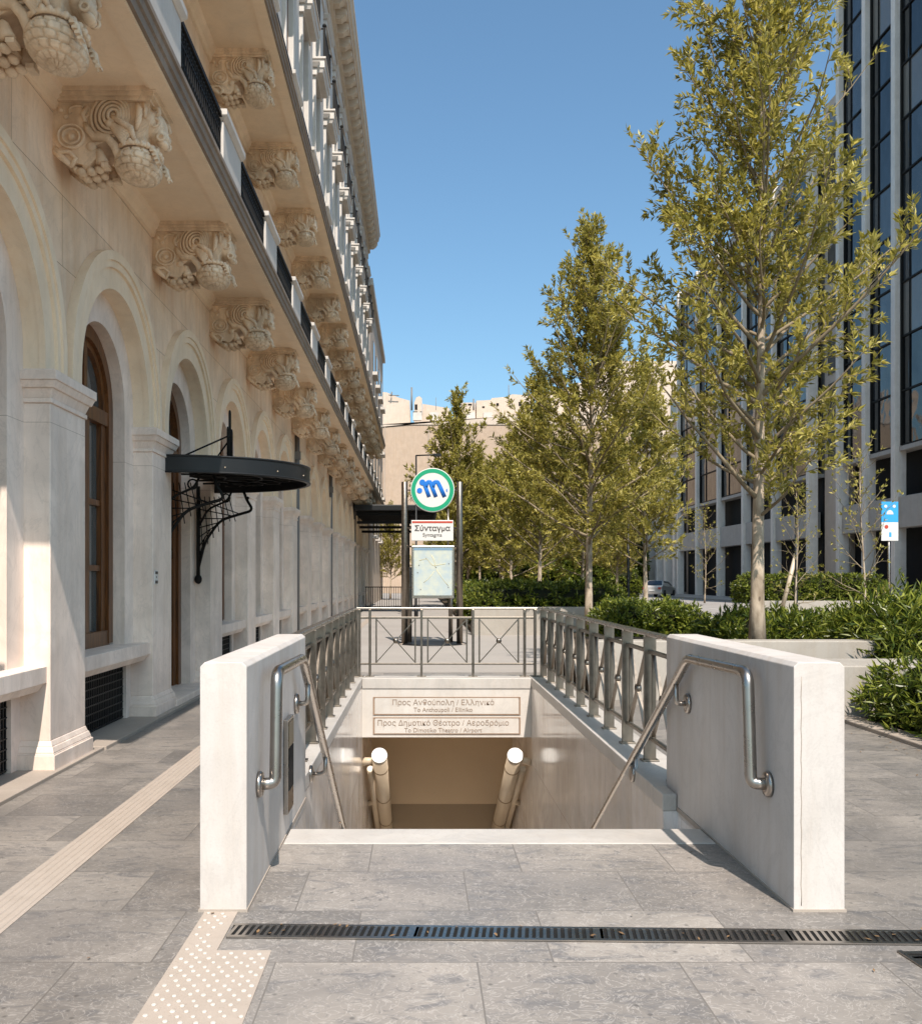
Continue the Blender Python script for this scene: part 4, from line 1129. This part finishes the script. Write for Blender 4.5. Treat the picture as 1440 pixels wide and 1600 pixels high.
def hedge(label, x0, x1, y0, y1, z0, z1, n, L, W, seed, rough=.18, spiky=.6, name='hedge'):
    r = random.Random(seed)
    t = thing(name, label, 'hedge' if name == 'hedge' else 'shrub', ((x0+x1)/2, (y0+y1)/2, z0))
    def bump(x, y): return .5*sin(x*3.1+seed) + .5*sin(y*2.7+seed*1.7) + .4*sin(x*7.3+y*5.1+seed)
    C = MB(); nx = max(4, int((x1-x0)/.25)); ny = max(4, int((y1-y0)/.25)); ins = .12
    def hz(x, y):
        ex = min(x-x0, x1-x)/max(.01, .28); ey = min(y-y0, y1-y)/.28
        e = max(0, min(1, ex))*max(0, min(1, ey))
        return z0 + (z1-z0)*(.55+.45*sqrt(e)) + rough*.4*bump(x, y)
    g = [[(x0+ins+(x1-x0-2*ins)*i/nx, y0+ins+(y1-y0-2*ins)*j/ny) for j in range(ny+1)] for i in range(nx+1)]
    k = 0; vs = [(p[0], p[1], hz(*p)-.10) for row in g for p in row]
    idx = lambda i, j: i*(ny+1)+j
    fs = [(idx(i,j), idx(i+1,j), idx(i+1,j+1), idx(i,j+1)) for i in range(nx) for j in range(ny)]
    C.add(vs, fs, True)
    rim = [g[i][0] for i in range(nx+1)] + [g[nx][j] for j in range(1, ny+1)] + [g[i][ny] for i in range(nx-1, -1, -1)] + [g[0][j] for j in range(ny-1, 0, -1)]
    C.strip([(p[0], p[1], z0) for p in rim], [(p[0], p[1], hz(*p)-.10) for p in rim], True, True)
    C.build('dark_core', M['core'], t)  # solid dark core; shade between the leaves is put into its colour
    V, Fc = [], []
    at = (x1-x0)*(y1-y0); a1 = (x1-x0)*(z1-z0); a2 = (y1-y0)*(z1-z0)
    tot = at + a1*2 + a2*2
    for _ in range(n):
        q = r.random()*tot
        if q < at:
            x, y = r.uniform(x0,x1), r.uniform(y0,y1); p = Vector((x, y, hz(x,y)-r.uniform(.0,.12))); d = Vector((r.gauss(0,.45), r.gauss(0,.45), 1))
        elif q < at + a1*2:
            x = r.uniform(x0,x1); s = -1 if q < at + a1*1.5 else 1; y = (y0 if s < 0 else y1)
            yi = y - s*r.uniform(0,.12); p = Vector((x, yi, z0 + (hz(x,yi)-z0)*r.random())); d = Vector((r.gauss(0,.5), s*.9, r.uniform(.1,1.1)))
        else:
            y = r.uniform(y0,y1); s = -1 if q < at + a1*2 + a2 else 1; x = (x0 if s < 0 else x1)
            xi = x - s*r.uniform(0,.12); p = Vector((xi, y, z0 + (hz(xi,y)-z0)*r.random())); d = Vector((s*.9, r.gauss(0,.5), r.uniform(.1,1.1)))
        d.normalize(); p = p + rv(r)*rough*.25
        ht = r.random()**2*spiky*L*1.6
        for i in range(8):
            o = rv(r); o = (o - d*o.dot(d))
            if o.length < .01: continue
            o.normalize(); u = i/7
            leaf(V, Fc, p + d*ht*u, (d*(.35+.9*u) + o*(1.0-.45*u)).normalized(), (d + rv(r)*.4).normalized(), L*r.uniform(.6,1.25), W*r.uniform(.7,1.2), r.uniform(.05,.3))
    Lm = MB(); Lm.v = V; Lm.f = [list(f) for f in Fc]; Lm.sm = [False]*len(Fc)
    Lm.build('foliage', M['hedge'], t)
    return t
hedge('spiky bright shrub in front at the right edge, on the kerbed bed', 5.0, 7.8, 8.3, 10.8, .0, .62, 1500, .15, .030, 3, .22, 1.2, name='shrub')
hedge('large glossy shrub at the right edge above the broad low wall', 6.15, 9.8, 12.2, 14.4, .5, 1.12, 1700, .17, .034, 5, .30, 1.3, name='shrub')
hedge('leafy hedge behind the near tree trunk', 5.0, 9.8, 14.7, 17.4, .5, .92, 1900, .15, .034, 9, .22, .9)
hedge('rounded hedge at the road side, right of the second tree trunk', 4.2, 6.25, 20.6, 23.6, .1, 1.0, 1500, .13, .04, 13, .16, .6)
hedge('trimmed hedge behind the thin grey planter wall', 1.8, 6.2, 28.2, 34, .2, 1.38, 1900, .16, .05, 17, .18, .4)
hedge('low dark hedge along the far side of the path', 1.8, 5.0, 37, 45, .1, 1.25, 1000, .20, .07, 19, .16, .3)
hedge('farthest low hedge beyond the wall block on the path', 1.9, 6.5, 49, 60, .1, 1.35, 900, .26, .10, 21, .16, .3)
hedge('clipped hedge across the road, above the low kerb wall', 15.0, 21.4, 43.9, 46.2, .5, 1.75, 1300, .17, .06, 23, .12, .3)
hedge('small round hedge by the far arcade, beside the parked car', 16.2, 18.4, 80, 82.5, .1, 2.3, 350, .26, .11, 29, .2, .3)

hedge('added dark thicket standing in for tree shade before the tan building', 1.6, 13.0, 96, 101, 0, 5.0, 1500, .5, .2, 31, .5, .4)  # added mass, darkens the background where shade lies under the trees
hedge('added dark leafy screen standing in for shade at the far end of the road', 13.5, 25, 106, 109, 0, 6.0, 1200, .5, .2, 41, .5, .4)  # added too, covers the bright wall to give a dark street end
hedge('dark evergreen shrub clump under the far trees by the road', 6.5, 10.2, 66, 70, 0, 2.4, 700, .35, .13, 37, .35, .4)
# ------------------------------------------------------------------ buildings on the right
def fin_block(name, label, x, ya, yb, bay, zg, nf, fh, top, xb=20):
    B = thing(name, label, 'building', (x+8, (ya+yb)/2, 0))
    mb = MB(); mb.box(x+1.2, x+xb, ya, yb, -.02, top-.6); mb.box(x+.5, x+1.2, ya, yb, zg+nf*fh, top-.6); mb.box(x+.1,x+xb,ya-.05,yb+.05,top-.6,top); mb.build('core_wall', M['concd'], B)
    mb = MB(); mb.box(x+1.0, x+1.19, ya+.05, yb-.05, 0, zg-.3); mb.build('shadowed_shopfront', M['dark'], B)  # near-black sheet: shade of the ground-floor recess put into its colour
    n = int(round((yb-ya)/bay)); bay = (yb-ya)/n
    mb = MB(); mb.box(-.1, .55, -.22, .22, -.02, top+.25); fin = mb.build('fin', M['conc'], B, bevel=.02)
    fin.location = (x, ya, 0)
    for i in range(1, n+1): dup(fin, (0, bay*i, 0))
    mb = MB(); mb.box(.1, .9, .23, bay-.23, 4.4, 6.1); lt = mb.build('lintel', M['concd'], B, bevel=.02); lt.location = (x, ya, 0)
    for i in range(1, n): dup(lt, (0, bay*i, 0))
    mb = MB(); mb.box(.30, .35, .40, bay-.40, .05, fh-.05); wn = mb.build('window', M['glass'], B)
    mb = MB()
    mb.box(.2,.9,.23,.40,0,fh); mb.box(.2,.9,bay-.40,bay-.23,0,fh); mb.box(.22,.42,.4,bay-.4,-.05,.05); mb.box(.24,.40,bay*.68-.03,bay*.68+.03,.05,fh-.05)
    mb.build('window_frame', M['iron'], wn)
    wn.location = (x, ya, zg)
    for i in range(n):
        for j in range(nf):
            if i or j: dup(wn, (0, bay*i, fh*j))
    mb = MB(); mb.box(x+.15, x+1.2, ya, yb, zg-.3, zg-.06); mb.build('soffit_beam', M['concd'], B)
    return B
fin_block('glass_tower', 'tall dark glass tower with grey stone fins at the right edge', 26, 38.6, 59.6, 3.5, 8.9, 11, 2.95, 43)
fin_block('office_building', 'long grey office block with stone fins behind the near tree', 26, 64.2, 96.6, 6.4, 8.7, 8, 2.55, 30.2)
LB = thing('linking_block', 'narrow pale stair block between the glass tower and the lower office block', 'building', (30, 62, 0))
mb = MB(); mb.box(26.9, 44, 59.9, 63.8, -.02, 33); mb.build('wall', M['pale'], LB, bevel=.03)
mb = MB(); mb.box(26.3, 26.9, 60.0, 60.5, -.02, 34); mb.build('fin', M['conc'], LB)
for z in range(9, 32, 3):
    mb = MB(); mb.box(26.86, 26.91, 61.0, 63.2, z, z+2.4); mb.build('window', M['glass'], LB)
AR = thing('arcade_building', 'low dark arcade continuing the grey frontage down the street', 'building', (32, 112, 0))
mb = MB(); mb.box(27.5, 45, 97.2, 126, -.02, 14); mb.build('wall', M['concd'], AR)
for i in range(8):
    mb = MB(); mb.box(26, 26.8, 98+i*3.6, 98.8+i*3.6, -.02, 9.5); mb.build('column', M['conc'], AR, bevel=.02)
mb = MB(); mb.box(25.9, 27.5, 97.2, 126, 9.5, 12); mb.build('lintel', M['conc'], AR)
for i in range(7):
    mb = MB(); mb.box(27.42, 27.5, 99+i*3.6, 101.4+i*3.6, .3, 8); mb.build('shopfront', M['dark'], AR)

# far end of the street
def farwin(B, y, rects, mat='winglass'):
    for a, b, c, d in rects:
        mb = MB(); mb.box(a, b, y-.06, y+.1, c, d); mb.build('window', M[mat], B)
E1 = thing('tan_building', 'blank tan rendered building closing the end of the street', 'building', (3, 112, 0))
def farpoly(name, D, D2, pix, mat, zb=None):
    P = [(X_at(x, D), Z_at(y, D)) for x, y in pix]; zb = 0 if zb is None else zb
    P = [(P[0][0], zb)] + P + [(P[-1][0], zb)]
    mb = MB(); mb.prism(P[::-1], D, D2); return mb.build(name, M[mat], E1)
farpoly('wall', 110, 130, [(590,669),(640,664),(690,657),(770,654),(860,648),(985,640)], 'tan')
farpoly('parapet_band', 109.9, 112, [(590,667.5),(640,662.5),(690,655.5),(770,652.5),(860,646.5),(985,638.5)], 'pale', 19.3)
farpoly('penthouse', 116, 129, [(588,612),(604,613),(622,621),(640,626),(641,660)], 'pale', 19)
farpoly('penthouse', 118, 129, [(660,631),(690,636),(702,638),(703,660)], 'pale', 19)
farpoly('penthouse', 117, 129, [(720,629),(742,629),(743,660)], 'pale', 19)
farpoly('penthouse', 119, 129, [(744,626),(766,625),(768,622),(792,620),(800,616),(830,618),(831,660)], 'pale', 19)
farpoly('penthouse', 120, 129, [(850,612),(900,606),(960,610),(985,612),(986,660)], 'pale', 19)
farpoly('stair_head', 114, 117, [(647,629),(650,621),(655,619),(659,622),(660,660)], 'pale', 19)
farwin(E1, 114, [(X_at(a,114),X_at(b,114),Z_at(d,114),Z_at(c,114)) for a,b,c,d in ((648,652,632,640),(645,652,643,650),(656,659,643,649))], 'dark')
farwin(E1, 117, [(X_at(a,117),X_at(b,117),Z_at(d,117),Z_at(c,117)) for a,b,c,d in ((724,729,631,633),(731,737,631,633))], 'dark')
farwin(E1, 119, [(X_at(a,119),X_at(b,119),Z_at(d,119),Z_at(c,119)) for a,b,c,d in ((753,757,635,637),(775,779,630,634),(810,815,628,634))], 'dark')
mb = MB()
for px, y0, y1, w in ((643,640,604,.12),(740,640,622,.10),(681,640,620,.03),(713,655,617,.03),(795,630,600,.05),(870,612,585,.05)):
    mb.tube([(X_at(px,115),115.5,Z_at(y0,115)),(X_at(px,115),115.5,Z_at(y1,115))], w, 6)
mb.tube([(X_at(607,115),115.5,Z_at(616,115)),(X_at(623,115),115.5,Z_at(617,115))], .06, 6); mb.tube([(X_at(611,115),115.5,Z_at(618,115)),(X_at(612,115),115.5,Z_at(611,115))], .09, 6)
mb.build('antenna', M['dkgrey'], E1)
for px in (652, 678, 735, 762, 845):
    mb = MB(); D = 111; mb.box(X_at(px,D)-.5, X_at(px,D)+.5, D, D+.8, 20.0, 20.9); mb.build('air_conditioner', M['white_stone'], E1)
for i in range(5):
    mb = MB(); mb.box(-4.0+i*5, -3.9+i*5, 109.93, 109.99, 2, 19.4); mb.build('wall_seam', M['kerb'], E1)
E2 = thing('pale_flats', 'sunlit pale flats rising beyond the right end of the street', 'building', (30, 135, 0))
mb = MB(); mb.box(22, 48, 134, 150, -.02, 29); mb.box(25, 40, 136, 148, 29, 32.5); mb.build('wall', M['pale'], E2)
for z in range(4, 28, 4):
    for i in range(6):
        mb = MB(); mb.box(23+i*4, 25.4+i*4, 133.92, 134.05, z, z+2.2); wn = mb.build('window', M['winglass'], E2)
        mb = MB(); mb.box(22.7+i*4, 25.7+i*4, 133.2, 134, z-.5, z-.3); mb.build('balcony', M['white_stone'], wn)

# ------------------------------------------------------------------ street furniture
SYB = 25.0
bx = X_at(1388.5, SYB)
t = thing('stop_sign', 'bus stop sign, blue pictogram panel above white panel, on thin pole', 'sign', (bx, SYB, 0))
mb = MB(); mb.tube([(bx, SYB+.03, 0), (bx, SYB+.03, Z_at(786,SYB))], .032, 10); mb.build('pole', M['steel'], t)
zt, zm, zb = Z_at(784,SYB), Z_at(816,SYB), Z_at(845,SYB); hw = .22
mb = MB(); mb.box(bx-hw, bx+hw, SYB-.03, SYB, zm, zt); bp = mb.build('blue_panel', M['bus_blue'], t, bevel=.005)
mb = MB()
for s in (-1,1): mb.lathe([(.04,-.002),(.04,.004)], (bx+s*.11, SYB-.032, zt-.12), (0,-1,0), 16)
mb.prism([(bx+.09*cos(a), zt-.33+.11*sin(a)) for a in [pi*i/12 for i in range(13)]], SYB-.035, SYB-.03); mb.build('pictogram', M['sign_white'], bp)
mb = MB(); mb.box(bx-hw, bx+hw, SYB-.03, SYB, zb, zm-.003); wp = mb.build('white_panel', M['sign_white'], t, bevel=.005)
mb = MB(); mb.lathe([(.05,-.002),(.05,.004)], (bx-.09,SYB-.032,zm-.12), (0,-1,0), 16); mb.build('pictogram', M['red'], wp)
mb = MB(); mb.box(bx-.02,bx+.04,SYB-.034,SYB-.03,zb+.1,zb+.22); mb.build('pictogram', M['bus_blue'], wp)
def pole(label, x, y, h, r, name='lamp_post', arm=0):
    t = thing(name, label, 'lamp post', (x, y, 0))
    mb = MB(); mb.lathe([(r*1.8,0),(r*1.8,.3),(r,.4),(r*.7,h)], (x,y,0), n=12); mb.build('post', M['darkmetal'], t)
    mb = MB()
    if arm: mb.tube([(x,y,h-.02),(x+arm,y,h+.02)], r*.6, 8); mb.box(x+arm-.3,x+arm,y-.08,y+.08,h-.06,h+.05)
    else: mb.lathe([(.05,0),(.16,.1),(.18,.35),(.05,.5)], (x,y,h), n=12)
    mb.build('lamp_head', M['darkmetal'], t)
pole('thin dark post with a square arm behind the metro disc', X_at(650,40), 40, Z_at(711,40), .05, arm=1.05)
pole('slim grey post at the road edge right of the second tree', X_at(981,45), 45, 5.2, .07)
pole('black lamp post in front of the clipped hedge across the road', X_at(1243,40), 40, 4.2, .07)
mb = MB(); mb.tube([(X_at(1221,42),42,.3),(X_at(1243,42),42,2.7)], .09, 10); mb.box(X_at(1221,42)-.25,X_at(1221,42)+.25,41.8,42.2,0,.3)
tag(mb.build('leaning_post', M['lamptube']), 'leaning tan wooden post beside the clipped hedge across the road', 'post')
t = thing('planter_tub', 'dark square planter tub on the far pavement beside the road', 'planter', (X_at(1155,74), 74, .13))
px_ = X_at(1155,74); mb = MB(); mb.taper(px_-.33,px_+.33,73.7,74.3,.13,px_-.45,px_+.45,73.6,74.4,1.0); mb.build('tub', M['darkmetal'], t)
mb = MB(); mb.box(px_-.42,px_+.42,73.6,74.4,1.0,1.03); mb.build('soil', M['soil'], t)

def make_car(label, x, y, rz, mat):
    t = thing('parked_car', label, 'car', (0,0,0), 'cars parked along the street')
    prof = [(-2.05,.28),(2.0,.28),(2.1,.55),(2.0,.80),(1.15,.95),(.45,1.42),(-1.1,1.48),(-1.75,1.05),(-2.1,.95),(-2.12,.5)]
    mb = MB(); k = len(prof)
    for yy, ins in ((-.86,.0),(.86,.0)):
        mb.v += [(px, yy*(.78 if pz > 1.2 else 1), pz) for px, pz in prof]
    for i in range(k):
        j = (i+1) % k; mb.f.append([i, j, k+j, k+i]); mb.sm.append(False)
    mb.f.append(list(range(k))[::-1]); mb.f.append(list(range(k, 2*k))); mb.sm += [False]*2
    mb.build('body', mat, t, bevel=.06)
    mb = MB(); mb.add([(-1.12,-.60,1.45),(-1.12,.60,1.45),(-1.73,.76,1.08),(-1.73,-.76,1.08)], [(0,1,2,3)])
    mb.v = [(a-.03, b, c+.015) for a, b, c in mb.v]; mb.build('rear_window', M['carglass'], t)
    mb = MB(); mb.add([(.46,-.58,1.40),(.46,.58,1.40),(1.12,.74,.98),(1.12,-.74,.98)], [(0,1,2,3)]); mb.v = [(a+.03, b, c+.02) for a, b, c in mb.v]; mb.build('windscreen', M['carglass'], t)
    for s in (-1, 1):
        mb = MB(); mb.add([(-1.5,s*.835,1.02),(1.0,s*.84,1.0),(.4,s*.70,1.36),(-1.05,s*.70,1.40)], [(0,1,2,3)]); mb.v = [(a, b*1.02, c) for a, b, c in mb.v]; mb.build('side_window', M['carglass'], t)
        mb = MB(); mb.box(-2.15,-2.08,*sorted((s*.55,s*.82)),.72,.9); mb.build('tail_light', M['red'], t)
        mb = MB(); mb.box(2.02,2.1,*sorted((s*.5,s*.8)),.62,.76); mb.build('headlight', M['sign_white'], t)
        for xx in (-1.3, 1.3):
            mb = MB(); mb.lathe([(.20,-.1),(.32,-.1),(.33,0),(.32,.1),(.20,.1)], (xx, s*.80, .33), (0,1,0), 20); wh = mb.build('wheel', M['tyre'], t)
            mb = MB(); mb.lathe([(.2,-.09),(.2,.09)], (xx, s*.81, .33), (0,1,0), 12); mb.build('rim', M['steel'], wh)
    mb = MB(); mb.box(-2.16,-2.1,-.26,.26,.55,.68); mb.build('number_plate', M['sign_white'], t)
    t.location = (x, y, 0); t.rotation_euler = (0,0,rz); return t
make_car('silver car parked on the road before the grey fin-fronted building', X_at(1030,86), 86, radians(58), M['carwhite'])
cd = make_car('dark car parked far down the road, under the trees', 13.2, 84, radians(80), M['cardark'])
def cpcar(label, x, y, rz):
    c = dup(cd); c['label'] = label; c.location = (x, y, 0); c.rotation_euler = (0,0,rz)
cpcar('dark car parked behind the second tree trunk, left of the silver car', 11.9, 70, radians(85))
cpcar('dark car farthest down the street, between distant tree trunks', 12.0, 100, radians(90))
